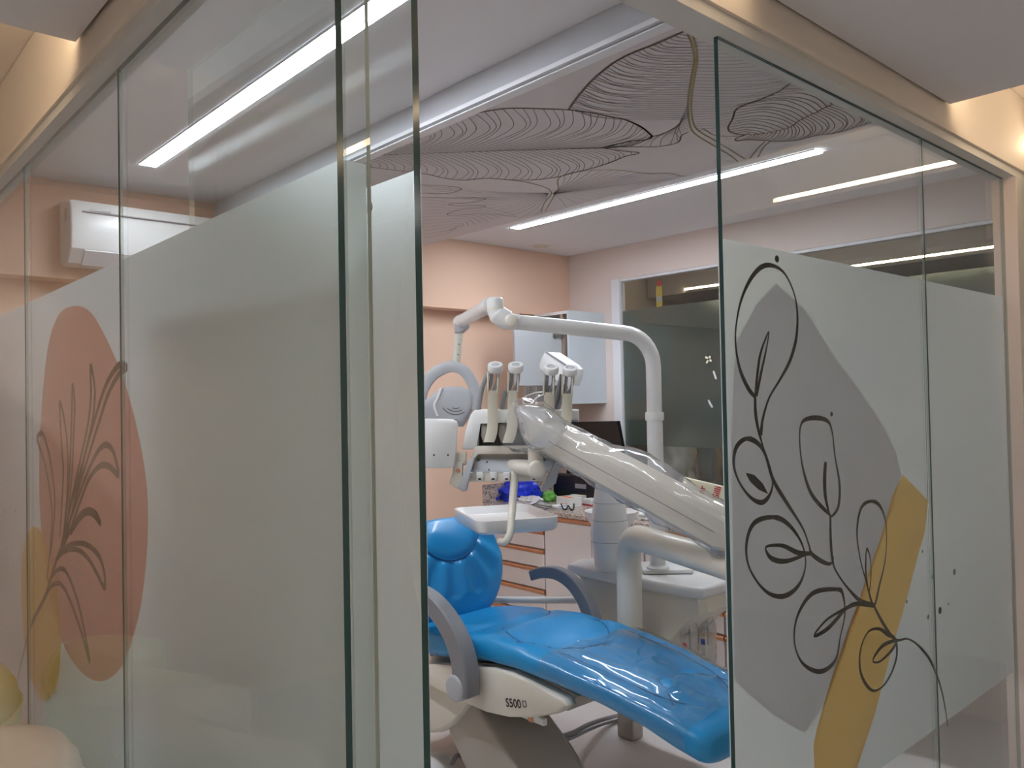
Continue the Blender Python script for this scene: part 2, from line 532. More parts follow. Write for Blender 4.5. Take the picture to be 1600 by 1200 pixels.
# ------------------------------------------------------------------ dropped ceiling panels of the corridor and the warm cove lights
def cpanel(x0, x1, y0, y1, z0, label):
    return ob('ceiling_panel', BX(x0, x1, y0, y1, z0, ZC - 0.001, bev=0.003), 'ceiling_paint', loc=((x0 + x1) / 2, (y0 + y1) / 2, z0),
              label=label, cat='ceiling panel', group='dropped ceiling panels of the corridor')
cpanel(-1.9, 0.521, -2.0, 2.133, 2.512, 'grey dropped ceiling panel of corridor above the flower-print glass')
cpanel(1.575, 2.661, -2.0, 0.925, 2.510, 'grey dropped ceiling panel of corridor above the branch-print glass')
cpanel(3.432, 5.2, -2.0, 0.930, 2.505, 'dropped ceiling panel past the glass corner with lit warm edge')
cpanel(5.66, 6.89, 1.01, 4.49, 2.50, 'dropped ceiling panel of the room behind the far window')
def led(x0, x1, y0, y1, z0, z1, label, nrm):
    t = thing('cove_light', label, 'cove light', ((x0 + x1) / 2, (y0 + y1) / 2, z0))
    ob('diffuser', BX(x0, x1, y0, y1, z0, z1), 'led_glow', t)
    e = 0.006
    bm = B()
    if nrm == 'x':
        box(bm, x0, x1, y0, y1, z0 - e, z0 - 0.0005); box(bm, x0, x1, y0, y1, z1 + 0.0005, z1 + e)
    else:
        box(bm, x0, x1, y0, y1, z0 - e, z0 - 0.0005); box(bm, x0, x1, y0, y1, z1 + 0.0005, z1 + e)
    ob('profile', bm, 'white_trim', t)
led(3.424, 3.431, 0.0, 0.920, 2.524, 2.542, 'warm cove light strip along panel edge past the glass corner', 'x')
led(1.567, 1.574, -1.2, 0.90, 2.56, 2.585, 'warm cove light above the doorway corner', 'x')
led(2.662, 2.669, -1.2, 0.90, 2.56, 2.585, 'warm cove light on far edge of panel over branch-print glass', 'x')
led(-1.2, 0.50, 2.134, 2.141, 2.56, 2.585, 'warm cove light above waiting chairs', 'y')
led(5.645, 5.659, 1.706, 4.078, 2.524, 2.538, 'warm light strip in the room behind the far window', 'x')

def fill_lamp(x, y, label):  # unseen lamps, added to brighten the corridor and the frosted film
    t = thing('added_fill_lamp', label, 'downlight', (x, y, 2.51))
    bm = B(); lathe(bm, [(0.075, -0.002), (0.085, -0.004), (0.10, -0.004), (0.10, -0.0005), (0.075, -0.0005)], (x, y, 2.51), 32)
    ob('ring', bm, 'white_trim', t, smooth=40)
    bm = B(); lathe(bm, [(0.001, -0.002), (0.074, -0.002), (0.074, -0.001), (0.001, -0.001)], (x, y, 2.51), 32)
    ob('lens', bm, 'fill_glow', t)
fill_lamp(2.12, -1.1, 'added unseen round fill light in the panel above branch-print glass')
fill_lamp(-0.8, -0.9, 'added unseen round fill light behind the camera in the panel above flower-print glass')
fill_lamp(-0.75, 1.25, 'added unseen round fill light over the waiting chairs')
# ------------------------------------------------------------------ strip lights in the clinic ceiling
def strip(x, label):
    t = thing('strip_light', label, 'strip light', (x, 2.73, ZC))
    ob('diffuser', BX(x - 0.036, x + 0.036, 1.735, 3.745, ZC - 0.006, ZC - 0.001), 'strip_glow', t)
    bm = B()
    box(bm, x - 0.042, x - 0.0365, 1.73, 3.75, ZC - 0.007, ZC - 0.001); box(bm, x + 0.0365, x + 0.042, 1.73, 3.75, ZC - 0.007, ZC - 0.001)
    ob('housing', bm, 'white_trim', t)
strip(1.20, 'long white ceiling strip light seen through the flower-print glass')
strip(3.41, 'long white ceiling strip light beside the leaf-printed ceiling panel')
t = thing('downlight', 'small round recessed ceiling downlight near the far corner', 'downlight', at(845, 385, 2, ZC))
c = at(845, 385, 2, ZC)
bm = B(); lathe(bm, [(0.062, -0.001), (0.072, -0.001), (0.085, -0.004), (0.085, -0.0005), (0.062, -0.0005)], c, 32)
ob('ring', bm, 'white_trim', t, smooth=40)
bm = B(); lathe(bm, [(0.0, -0.002), (0.061, -0.002), (0.061, -0.0005), (0.0, -0.0005)], c, 32)
ob('lens', bm, 'plastic_cream', t)

# ------------------------------------------------------------------ printed ceiling panel with line-drawn leaves
MX0, MX1 = 1.70, 2.957
mp = thing('leaf_print_ceiling_panel', 'dropped grey ceiling panel printed with gold line-drawn tropical leaves', 'ceiling panel', (2.3, 2.7, ZM))
ob('board', BX(MX0 + 0.012, MX1, 1.01, YB - 0.145, ZM, ZC - 0.001), 'mural_paper', mp)
bm = B(); box(bm, MX0, MX0 + 0.0119, 1.01, YB - 0.145, ZM - 0.004, ZC - 0.001)
ob('side_fascia', bm, 'fascia_paint', mp)
bm = B(); box(bm, MX0 - 0.022, MX0 - 0.0001, 1.01, YB - 0.145, ZM + 0.002, ZM + 0.016); box(bm, MX0 - 0.012, MX0 + 0.028, 1.01, YB - 0.145, ZM - 0.008, ZM - 0.0042)
ob('edge_trim', bm, 'white_trim', mp)
def Q(cx, cy):                                         # traced points of the drawing, on the panel
    p = at(640 + cx / 2.858, cy / 2.858, 2, ZM - 0.0015)
    return p
def Q5(cx, cy):
    return at(1080 + cx / 2.858, cy / 2.858, 2, ZM - 0.0015)
def inpanel(p):
    return MX0 + 0.03 < p.x < MX1 - 0.004 and 1.012 < p.y < YB - 0.15
def line(bm, pts, wpx=2.2, n=6, closed=False):
    s = spline(pts, n, closed)
    run = []
    for p in s:
        if inpanel(p):
            run.append(p)
        else:
            if len(run) > 1:
                ribbon(bm, run, 0.0021 * wpx, (0, 0, 1))
            run = []
    if len(run) > 1:
        ribbon(bm, run, 0.0021 * wpx, (0, 0, 1))
def lerp(a, b, t):
    return a + (b - a) * t
def polyat(pts, t):
    L = [0]
    for a, b in zip(pts, pts[1:]):
        L.append(L[-1] + (b - a).length)
    d = t * L[-1]
    for i in range(len(pts) - 1):
        if d <= L[i + 1] or i == len(pts) - 2:
            return lerp(pts[i], pts[i + 1], (d - L[i]) / max(L[i + 1] - L[i], 1e-9))
def veins(bm, rib, edge, n, bow, wpx=1.2, t0=0.02, t1=0.98, r0=0.0, r1=1.0):
    rib, edge = spline(rib, 6), spline(edge, 6)
    for k in range(n):
        t = k / (n - 1)
        a = polyat(rib, lerp(r0, r1, t)); b = polyat(edge, lerp(t0, t1, t))
        wob = 0.12 * math.sin(k * 2.3) * (b - a).length
        d = (b - a)
        s = Vector((-d.y, d.x, 0))
        m1 = lerp(a, b, 0.35) + s * bow * 0.8
        m2 = lerp(a, b, 0.72) + s * bow + s * 0.03 * math.sin(k * 1.7)
        line(bm, [a, m1, m2, b], wpx, 5)
# big leaf with its tip to the right
up1 = [Q(*p) for p in ((-400, 640), (-150, 600), (60, 560), (200, 525), (345, 497), (440, 485), (530, 485), (620, 488), (710, 492), (800, 503), (890, 520), (970, 538), (1030, 565), (1072, 597), (1080, 612), (1060, 624), (1000, 630), (930, 643), (872, 658))]
lo1 = [Q(*p) for p in ((872, 662), (905, 668), (960, 676), (1025, 683), (960, 700), (900, 725), (840, 745), (760, 765), (660, 790), (560, 803), (440, 803), (340, 797), (240, 805), (150, 795), (60, 775), (-150, 750), (-350, 720))]
rib1 = [Q(*p) for p in ((875, 660), (760, 664), (600, 668), (440, 672), (280, 678), (60, 685), (-200, 695), (-420, 700))]
bm = B()
line(bm, up1, 3.4); line(bm, lo1, 3.0); line(bm, rib1, 2.0)
ob('leaf_outline', bm, 'ink_brown', mp)
bm = B()
veins(bm, rib1, up1[::-1], 46, 0.20, 1.5, 0.05, 0.97, 0.0, 0.99)
veins(bm, rib1, lo1, 42, -0.16, 1.4, 0.12, 0.98, 0.0, 0.99)
ob('leaf_veins', bm, 'ink_grey', mp)
# upper leaf with the gold midrib
ed2 = [Q(*p) for p in ((710, 490), (745, 440), (800, 375), (860, 320), (920, 275), (1000, 235), (1090, 200), (1160, 170), (1210, 147), (1290, 110), (1400, 70))]
bo2 = [Q(*p) for p in ((890, 658), (1000, 656), (1100, 655), (1175, 645), (1205, 630), (1215, 605), (1245, 590))]
rt2 = [Q5(*p) for p in ((30, 585), (60, 580), (100, 603), (160, 610), (230, 606), (260, 595))]
rib2 = [Q(*p) for p in ((1200, 60), (1230, 120), (1248, 165), (1265, 215), (1272, 275), (1262, 330), (1250, 400), (1244, 470), (1247, 530), (1260, 580), (1290, 610), (1340, 640), (1390, 670), (1440, 700), (1475, 730))]
rib2b = [Q(*p) for p in ((1222, 60), (1250, 120), (1266, 165), (1280, 215), (1284, 275), (1275, 330), (1263, 400), (1257, 470), (1262, 530), (1278, 572), (1310, 598), (1370, 632), (1430, 668), (1500, 712))]
bm = B(); line(bm, ed2, 4.0); line(bm, bo2, 3.0)
ob('leaf_outline', bm, 'ink_brown', mp)
bm = B(); line(bm, rib2, 3.4); line(bm, rib2b, 3.4); line(bm, rt2, 3.0)
line(bm, [Q(*p) for p in ((970, 538), (1030, 565), (1072, 597), (1080, 612), (1060, 624), (1000, 630), (930, 643), (872, 658))], 3.6)
ob('gold_midrib', bm, 'ink_gold', mp)
bm = B()
veins(bm, rib2[1:9], ed2[::-1], 38, -0.13, 1.5, 0.10, 0.99)
veins(bm, rib2[7:10], bo2[::-1], 10, 0.05, 1.2, 0.1, 1.0)
rt_edge = [Q5(*p) for p in ((420, 60), (520, 180), (520, 290), (440, 372), (390, 410), (300, 450), (220, 480), (190, 520), (170, 570))]
veins(bm, rib2b[1:10], rt_edge, 34, 0.10, 1.3)
ob('leaf_veins', bm, 'ink_grey', mp)
# leaf on the right, seen through the branch-print glass
o3a = [Q5(*p) for p in ((640, 330), (520, 350), (440, 375), (390, 410), (320, 440), (250, 465), (200, 490), (185, 530), (165, 570), (180, 592), (240, 605))]
o3b = [Q5(*p) for p in ((240, 605), (200, 618), (205, 630), (250, 625), (330, 628), (400, 632), (480, 625), (560, 605), (640, 595), (720, 572), (800, 548), (900, 520))]
rib3 = [Q5(*p) for p in ((270, 603), (360, 590), (440, 568), (480, 540), (560, 500), (640, 460), (760, 410))]
bm = B(); line(bm, o3a, 3.6); line(bm, o3b, 3.4); line(bm, rib3, 2.6)
for off in (0, 22):
    line(bm, [Q5(330 + off, 632), Q5(300 + off, 660), Q5(262 + off * 1.5, 708)], 2.6)
ob('leaf_outline', bm, 'ink_brown', mp)
bm = B(); veins(bm, rib3, o3a[::-1], 22, 0.22, 1.9, 0.03, 0.9); veins(bm, rib3, o3b, 34, -0.15, 1.7, 0.1, 0.98)
ob('leaf_veins', bm, 'ink_brown', mp)
# leaves at the lower left and centre
o4a = [Q(*p) for p in ((588, 952), (600, 910), (632, 868), (625, 850), (600, 835), (540, 818), (480, 808), (400, 800))]
o4b = [Q(*p) for p in ((605, 945), (650, 868), (665, 850), (662, 805), (690, 782), (760, 766), (900, 758), (1060, 775), (1160, 775), (1220, 787), (1300, 790))]
bm = B(); line(bm, o4a, 3.2); line(bm, o4b, 3.2)
ob('leaf_outline', bm, 'ink_gold', mp)
bm = B()
c4 = Q(640, 866)
for k in range(16):
    e = polyat(o4b[4:], k / 15); line(bm, [c4, lerp(c4, e, 0.5) + Vector((0.0, -0.03, 0)), e], 1.2)
for k in range(14):
    e = Q(lerp(520, 60, k / 13), lerp(990, 830, k / 13)); line(bm, [Q(620, 862), lerp(c4, e, 0.5) + Vector((0.03, 0.02, 0)), e], 1.2)
for k in range(10):
    e = Q(lerp(1180, 700, k / 9), lerp(800, 925, k / 9)); line(bm, [c4, lerp(c4, e, 0.5) + Vector((0, -0.01, 0)), e], 1.0)
ob('leaf_veins', bm, 'ink_grey', mp)
bm = B()
line(bm, [Q(*p) for p in ((40, 825), (150, 830), (215, 838), (228, 848), (160, 865), (40, 862))], 2.4)
line(bm, [Q(*p) for p in ((40, 882), (200, 884), (300, 884), (338, 890), (270, 904), (180, 910), (200, 918), (320, 917), (330, 925), (230, 935), (170, 955), (200, 962), (330, 955), (480, 968))], 2.4)
for k in range(12):
    line(bm, [Q(40, 890 + k * 16), Q(160, 900 + k * 13), Q(330 - k * 12, 925 + k * 9), Q(470 - k * 30, 960 + k * 7)], 1.2)
ob('leaf_outline', bm, 'ink_brown', mp)

# ------------------------------------------------------------------ glass partitions
def pane_bm(x0, x1, y0, y1, z0, z1, ax, pale=(), joint=()):
    bm = BX(x0, x1, y0, y1, z0, z1)
    bm.faces.ensure_lookup_table()
    bmesh.ops.recalc_face_normals(bm, faces=bm.faces)
    for f in bm.faces:
        n = f.normal
        k = max(range(3), key=lambda i: abs(n[i]))
        f.material_index = 0 if k == ax else 1
        for pa, ps in pale:
            if k == pa and n[k] * ps > 0:
                f.material_index = 2
        for pa, ps in joint:
            if k == pa and n[k] * ps > 0:
                f.material_index = 3
    return bm
def sheet(pts):
    bm = B(); bm.faces.new([bm.verts.new(p) for p in pts]); return bm
GM = ['clear_glass', 'glass_edge', 'glass_edge_pale', 'glass_joint']
LG = 'glass panels of the flower-print partition'
def left_pane(y0, y1, label, joint=((1, 1), (1, -1))):
    t = thing('glass_panel', label, 'glass panel', (A, (y0 + y1) / 2, 0.01), 0, LG)
    ob('glass', pane_bm(A - 0.005, A + 0.005, y0, y1, 0.01, 2.3995, 0, (), joint), GM, t)
    ob('frosted_film', sheet([(A + 0.0075, y0, FB), (A + 0.0075, y1, FB), (A + 0.0075, y1, FT), (A + 0.0075, y0, FT)]), 'frost_film', t)
    return t
gl1 = left_pane(0.974, 1.9465, 'wide frosted glass panel left of the doorway, blank but for pink edge', ((1, 1),))
gl2 = left_pane(1.9495, 2.9245, 'frosted glass panel printed with pink oval and grass blades')
gl3 = left_pane(2.9275, 4.36, 'frosted glass panel at the far left edge behind waiting chairs')
for y_, g_ in ((1.948, gl2), (2.926, gl3)):
    ob('joint_seal', BX(A - 0.005, A - 0.002, y_ - 0.0013, y_ + 0.0013, 0.012, 2.399), 'seal_dark', g_)
def right_pane(x0, x1, label, pale=(), joint=()):
    t = thing('glass_panel', label, 'glass panel', ((x0 + x1) / 2, BY, 0), 0, 'glass panels of the branch-print partition')
    ob('glass', pane_bm(x0, x1, BY - 0.005, BY + 0.005, 0.01, 2.3995, 1, pale, joint), GM, t)
    ob('frosted_film', sheet([(x0, BY + 0.0075, FB), (x1, BY + 0.0075, FB), (x1, BY + 0.0075, FT), (x0, BY + 0.0075, FT)]), 'frost_film', t)
    return t
gr0 = right_pane(0.575, 0.613, 'narrow frosted glass strip at the doorway corner', ((0, 1),), ((0, -1),))
gr1 = right_pane(1.484, 2.5615, 'frosted glass panel printed with black outlined branch of leaves', (), ((0, 1),))
gr2 = right_pane(2.5645, 3.2925, 'frosted glass panel with a few black dots beside the wall end', (), ((0, 1), (0, -1)))
ob('joint_seal', BX(2.5617, 2.5643, BY - 0.005, BY - 0.002, 0.012, 2.399), 'seal_dark', gr2)
DX = 0.700
dr = thing('glass_door', 'frosted glass door swung open into the room beside the narrow strip', 'door', (DX, 1.02, 0))
ob('glass', pane_bm(DX - 0.006, DX + 0.006, 0.983, 1.836, 0.012, 2.392, 0, (), ((1, 1), (2, 1), (2, -1))), GM, dr)
ob('frosted_film', sheet([(DX + 0.009, 0.986, FB), (DX + 0.009, 1.836, FB), (DX + 0.009, 1.836, 1.98), (DX + 0.009, 0.986, 1.98)]), 'frost_film', dr)
c = at(580, 324, 0, DX - 0.007)
bm = B(); rcyl(bm, c, c + Vector((-0.008, 0, 0)), 0.009, 0.003)
ob('stopper_button', bm, 'plastic_white', dr, smooth=40)
bm = B(); box(bm, DX - 0.016, DX + 0.016, 0.995, 1.14, 0.012, 0.075, bev=0.003)
ob('floor_pivot', bm, 'steel', dr)

# decals of the flower-print partition (each on the pane that carries it)
def LP(cx, cy, d=0.0062):
    return at(cx / 1.5, 400 + cy / 1.5, 0, A + d)
def fill(pts):
    bm = B(); bm.faces.new([bm.verts.new(p) for p in pts]); bmesh.ops.triangulate(bm, faces=bm.faces); return bm
def clip_y(bm, y, keep_above):
    g = list(bm.verts) + list(bm.edges) + list(bm.faces)
    bmesh.ops.bisect_plane(bm, geom=g, plane_co=(0, y, 0), plane_no=(0, 1, 0), clear_inner=keep_above, clear_outer=not keep_above)
    return bm
def clip_x(bm, x, keep_above):
    g = list(bm.verts) + list(bm.edges) + list(bm.faces)
    bmesh.ops.bisect_plane(bm, geom=g, plane_co=(x, 0, 0), plane_no=(1, 0, 0), clear_inner=keep_above, clear_outer=not keep_above)
    return bm
pink = [(175, 117), (140, 135), (115, 200), (100, 320), (92, 480), (95, 620), (110, 760), (145, 900), (185, 970), (230, 997), (270, 980), (300, 930), (330, 820), (345, 680), (345, 550), (325, 420), (290, 290), (245, 185), (210, 130)]
PK = spline([LP(*p, 0.0068) for p in pink], 6, True)
ob('pink_oval', clip_y(fill(PK), 1.948, True), 'pink_film', gl2)
ob('pink_oval', clip_y(fill(PK), 1.948, False), 'pink_film', gl1)
yel = [(75, 635), (58, 670), (50, 740), (52, 850), (60, 930), (80, 1010), (103, 1045), (130, 1015), (142, 930), (140, 830), (120, 720), (98, 650)]
YK = spline([LP(*p, 0.0066) for p in yel], 6, True)
ob('yellow_oval', clip_y(fill(YK), 2.926, False), 'yellow_film', gl2)
ob('yellow_oval', clip_y(fill(YK), 2.926, True), 'yellow_film', gl3)
blades = [[(110, 760), (122, 620), (115, 540), (103, 480), (88, 432), (90, 420), (97, 416), (105, 428), (118, 480), (128, 560), (125, 640), (118, 700)],
          [(140, 660), (145, 580), (148, 500), (143, 420), (140, 345), (150, 380), (158, 450), (158, 540), (148, 660)],
          [(150, 640), (160, 560), (165, 460), (168, 380), (170, 303), (175, 350), (172, 430), (168, 520), (155, 650)],
          [(150, 660), (170, 560), (190, 470), (205, 400), (213, 330), (212, 258), (222, 310), (218, 380), (205, 440), (185, 530), (155, 660)],
          [(140, 690), (165, 590), (195, 480), (220, 390), (245, 310), (270, 265), (285, 254), (297, 262), (278, 278), (255, 320), (235, 380), (210, 460), (180, 560), (150, 670)],
          [(150, 660), (175, 590), (200, 520), (225, 465), (245, 443), (262, 452), (272, 480), (277, 513), (257, 494), (235, 492), (210, 520), (190, 570), (165, 640), (145, 690)],
          [(130, 715), (150, 668), (170, 635), (187, 608), (206, 596), (225, 604), (235, 627), (220, 608), (204, 602), (186, 618), (165, 652)],
          [(135, 705), (155, 682), (180, 673), (205, 678), (230, 700), (243, 735), (245, 777), (225, 740), (205, 707), (180, 688), (150, 693), (130, 715)],
          [(112, 765), (130, 740), (148, 734), (165, 760), (185, 820), (200, 890), (210, 950), (190, 880), (165, 810), (145, 772), (125, 770), (105, 800)],
          [(37, 1015), (55, 930), (75, 860), (105, 800), (122, 745), (140, 690)]]
for b in blades:
    bm = B()
    s = spline([LP(*p) for p in b], 7)
    ribbon(bm, s, [0.011 + 0.006 * math.sin(math.pi * i / len(s)) for i in range(len(s))], (1, 0, 0))
    lo, hi = min(q.y for q in s), max(q.y for q in s)
    if lo < 1.948:
        ob('grass_tip', clip_y(bm.copy(), 1.9465, False), 'decal_grey', gl1)
    if hi > 2.926:
        ob('grass_stem', clip_y(bm.copy(), 2.9275, True), 'decal_grey', gl3)
    ob('grass_blade', clip_y(clip_y(bm, 1.9495, True), 2.9245, False), 'decal_grey', gl2)
for cx, cy in ((2, 628), (15, 686), (30, 726), (10, 598), (36, 598)):
    c = LP(cx, cy); bm = B(); prism(bm, disc(c, (0, 1, 0), (0, 0, 1), 0.006, 10), (0.0003, 0, 0))
    ob('ink_dot', bm, 'decal_grey', gl3)
# decals of the branch-print partition
def RP(cx, cy, d=0.0062):
    return at(1100 + cx / 1.464, 380 + cy / 1.464, 1, BY + d)
mauve = [(165, 92), (230, 150), (300, 260), (400, 400), (440, 480), (450, 525), (430, 610), (400, 700), (340, 850), (300, 960), (280, 1050), (230, 1122), (160, 1080), (100, 1030), (70, 1000), (66, 700), (62, 420), (72, 230), (120, 140)]
ob('mauve_shape', clip_x(fill([RP(*p, 0.0072) for p in mauve]), 1.486, True), 'mauve_film', gr1)
ystripe = [(455, 528), (513, 590), (505, 660), (488, 720), (470, 790), (430, 930), (390, 1080), (355, 1170), (330, 1260), (250, 1300), (252, 1180), (250, 1150), (258, 1110), (290, 1000), (320, 930), (360, 830), (400, 690), (430, 580)]
ob('yellow_brush_stroke', clip_x(fill([RP(*p, 0.0068) for p in ystripe]), 2.5615, False), 'yellow_film', gr1)
def rl(name, pts, wpx, closed=False, n=7):
    s = spline([RP(*p) for p in pts], n, closed)
    bm = B()
    N = len(s)
    ribbon(bm, s, [0.0026 * wpx * (0.85 + 0.3 * math.sin(i * 0.21)) for i in range(N)], (0, 1, 0), closed=closed)
    ob(name, bm, 'decal_black', gr1)
rl('leaf_outline', [(117, 352), (100, 330), (80, 280), (72, 210), (85, 130), (115, 70), (148, 50), (185, 70), (210, 130), (213, 200), (200, 260), (175, 310), (150, 352), (135, 400), (130, 440)], 4.2)
rl('leaf_midrib', [(117, 352), (122, 300), (130, 250), (148, 203), (143, 240), (130, 300), (120, 350)], 3.4)
rl('stem', [(117, 352), (118, 390), (125, 430), (132, 455), (145, 500), (160, 545), (190, 595), (225, 650), (240, 690), (246, 710), (270, 728), (290, 733), (297, 718)], 4.2)
rl('leaf_outline', [(100, 447), (75, 465), (68, 505), (80, 545), (105, 580), (130, 593), (148, 580), (157, 550), (150, 510), (130, 465)], 4.2, True)
ob('leaf_midrib', fill([RP(*p) for p in ((95, 525), (115, 530), (135, 550), (147, 574), (125, 564), (105, 545))]), 'decal_black', gr1)
rl('leaf_outline', [(287, 620), (250, 580), (230, 530), (220, 470), (222, 415), (245, 400), (280, 405), (293, 430), (300, 490), (310, 550), (308, 600), (295, 622)], 4.2, True)
rl('leaf_midrib', [(278, 500), (276, 540), (278, 580), (287, 622)], 6.0)
rl('stem', [(289, 622), (290, 680), (295, 730), (305, 755), (330, 790), (358, 818), (388, 828)], 4.2)
rl('leaf_outline', [(160, 627), (115, 640), (97, 690), (105, 745), (140, 795), (180, 808), (215, 785), (232, 740), (225, 690), (195, 645)], 4.2, True)
rl('leaf_midrib', [(246, 710), (215, 708), (180, 692), (145, 693), (143, 706), (158, 723), (190, 727), (236, 711)], 4.2)
rl('leaf_outline', [(305, 792), (250, 800), (215, 850), (207, 910), (225, 960), (265, 980), (300, 955), (312, 900), (322, 850), (318, 805)], 4.2, True)
rl('leaf_midrib', [(388, 830), (350, 825), (320, 838), (280, 862), (252, 898), (285, 880), (320, 840)], 4.2)
rl('leaf_outline', [(385, 590), (360, 605), (350, 660), (357, 720), (370, 770), (388, 828), (402, 780), (415, 720), (417, 650), (405, 605)], 3.8, True)
rl('leaf_midrib', [(372, 700), (370, 750), (377, 797), (382, 760), (380, 720)], 3.2, True)
rl('stem', [(388, 828), (410, 870), (438, 907), (465, 905), (490, 920), (518, 955), (540, 1010), (553, 1070), (557, 1105)], 4.0)
rl('leaf_outline', [(438, 907), (420, 895), (400, 882), (375, 890), (358, 930), (358, 980), (375, 1015), (395, 1023), (420, 1000), (440, 950)], 4.0, True)
rl('leaf_midrib', [(437, 910), (410, 920), (390, 945), (388, 958), (405, 955), (432, 928)], 3.8, True)
for cx, cy, r, g in ((167, 36, 5, gr1), (292, 391, 3.5, gr1), (500, 705, 3, gr1), (464, 820, 3, gr1), (513, 855, 4.5, gr1), (523, 763, 4, gr2), (573, 752, 6, gr2), (540, 840, 6.5, gr2), (559, 825, 3, gr2)):
    c = RP(cx, cy); s = 0.0017
    bm = B(); prism(bm, [c + Vector((r * s * 1.1 * math.cos(k * 0.5236), 0, r * s * math.sin(k * 0.5236))) for k in range(12)], (0, 0.0003, 0))
    ob('ink_dot', bm, 'decal_black', g)
dr.rotation_euler = (0, 0, 0.02)

# ================================================================== fitted furniture along the window wall
CX, CZ = 3.65, 0.905                      # front of the worktop and its top
ct = thing('worktop', 'speckled granite worktop along the window wall', 'worktop', (CX, 3.0, CZ - 0.03))
ob('slab', BX(CX, XF - 0.001, 1.5, YB - 0.001, CZ - 0.03, CZ, bev=0.004), 'granite', ct)
ob('backsplash', BX(XF - 0.022, XF - 0.001, 1.5, YB - 0.024, CZ + 0.0005, CZ + 0.10), 'granite', loc=(XF - 0.01, 3, CZ), label='granite upstand under the far window', cat='backsplash')
ob('backsplash', BX(CX, XF - 0.023, YB - 0.022, YB - 0.001, CZ + 0.0005, CZ + 0.125), 'granite', loc=(4.0, YB - 0.01, CZ), label='granite upstand on the pink wall behind the blue bag', cat='backsplash')
UZ1 = CZ - 0.031
def drawer_unit(y0, y1, label, zs):
    t = thing('drawer_cabinet', label, 'cabinet', ((CX + XF) / 2, (y0 + y1) / 2, 0), 0, 'base cabinets under the granite worktop')
    ob('carcass', BX(CX + 0.045, XF - 0.002, y0, y1, 0.0, UZ1), 'laminate', t)
    for a, b in zip(zs, zs[1:]):
        d = ob('drawer_front', BX(CX + 0.024, CX + 0.044, y0 + 0.003, y1 - 0.003, b + 0.006, a - 0.030, bev=0.0015, seg=1), 'laminate', t)
        bm = B()
        prism(bm, [(CX + 0.043, y0 + 0.003, a - 0.004), (CX + 0.016, y0 + 0.003, a - 0.004), (CX + 0.012, y0 + 0.003, a - 0.012), (CX + 0.020, y0 + 0.003, a - 0.029), (CX + 0.043, y0 + 0.003, a - 0.029)], (0, y1 - y0 - 0.006, 0))
        ob('handle_strip', bm, 'copper', d, label='copper handle strip')
    return t
ZS1 = [at(858, py, 0, CX + 0.02).z + 0.014 for py in (798, 834, 864.5, 894, 928, 966)] + [0.10]
ZS1[0] = UZ1 + 0.002
drawer_unit(3.805, YB - 0.006, 'drawer cabinet with copper strip handles in the far corner by pink wall', ZS1)
ZS2 = [UZ1 + 0.002] + [at(1141, py, 0, CX + 0.02).z + 0.014 for py in (922, 962, 1000, 1054)] + [0.06]
drawer_unit(2.452, 2.975, 'drawer cabinet with copper strip handles behind the hanging bottles', ZS2)
drawer_unit(1.90, 2.448, 'drawer cabinet with copper strip handles at the edge of branch-print glass', ZS2)
t = thing('base_cabinet', 'plain pale base cabinet behind the spittoon tower', 'cabinet', ((CX + XF) / 2, 3.39, 0), 0, 'base cabinets under the granite worktop')
ob('carcass', BX(CX + 0.045, XF - 0.002, 2.98, 3.80, 0, UZ1), 'laminate', t)
for y0, y1 in ((2.983, 3.388), (3.392, 3.798)):
    d = ob('door', BX(CX + 0.024, CX + 0.044, y0, y1, 0.1, UZ1 - 0.034, bev=0.0015, seg=1), 'laminate', t)
    bm = B()
    prism(bm, [(CX + 0.043, y0, UZ1 - 0.003), (CX + 0.016, y0, UZ1 - 0.003), (CX + 0.012, y0, UZ1 - 0.012), (CX + 0.020, y0, UZ1 - 0.030), (CX + 0.043, y0, UZ1 - 0.030)], (0, y1 - y0, 0))
    ob('handle_strip', bm, 'copper', d, label='copper handle strip')

# wall cupboard in the corner with its door standing open
cb = thing('wall_cupboard', 'white wall cupboard in the far corner with its door open', 'cupboard', (4.25, 4.15, 1.59))
KX, KY0, KY1, KZ0, KZ1 = 4.05, 3.905, YB - 0.142, 1.59, 2.243
ob('side_panel', BX(KX, XF - 0.001, KY0, KY0 + 0.02, KZ0, KZ1), 'laminate_cool', cb)
ob('side_panel', BX(KX, XF - 0.001, KY1 - 0.018, KY1, KZ0, KZ1), 'laminate_cool', cb)
ob('top_panel', BX(KX, XF - 0.02, KY0 + 0.0201, KY1 - 0.0181, KZ1 - 0.02, KZ1), 'laminate', cb)
ob('bottom_panel', BX(KX, XF - 0.02, KY0 + 0.0201, KY1 - 0.0181, KZ0, KZ0 + 0.02), 'laminate', cb)
ob('back_panel', BX(XF - 0.019, XF - 0.002, KY0 + 0.0201, KY1 - 0.0181, KZ0 + 0.0201, KZ1 - 0.0201), 'laminate_brown', cb)
ob('divider', BX(KX + 0.004, XF - 0.02, 3.972, 3.995, KZ0 + 0.0201, KZ1 - 0.0201), 'laminate_brown', cb)
dq = at(803, 560, 1, 3.985)
d = ob('door', BX(dq.x, KX - 0.004, 3.974, 3.992, KZ0 + 0.13, 2.19, bev=0.0015, seg=1), 'door_grey', cb)
h = at(866, 524, 1, 3.973)
bm = B(); rcyl(bm, h, h + Vector((0, -0.012, 0)), 0.024, 0.004); box(bm, h.x, KX + 0.004, h.y - 0.016, h.y - 0.002, h.z - 0.012, h.z + 0.012, bev=0.003)
ob('hinge', bm, 'steel', d, smooth=40)
ob('shelf_lip', BX(KX - 0.002, KX + 0.003, KY0 + 0.021, KY1 - 0.02, KZ1 - 0.021, KZ1 - 0.001), 'laminate', cb)

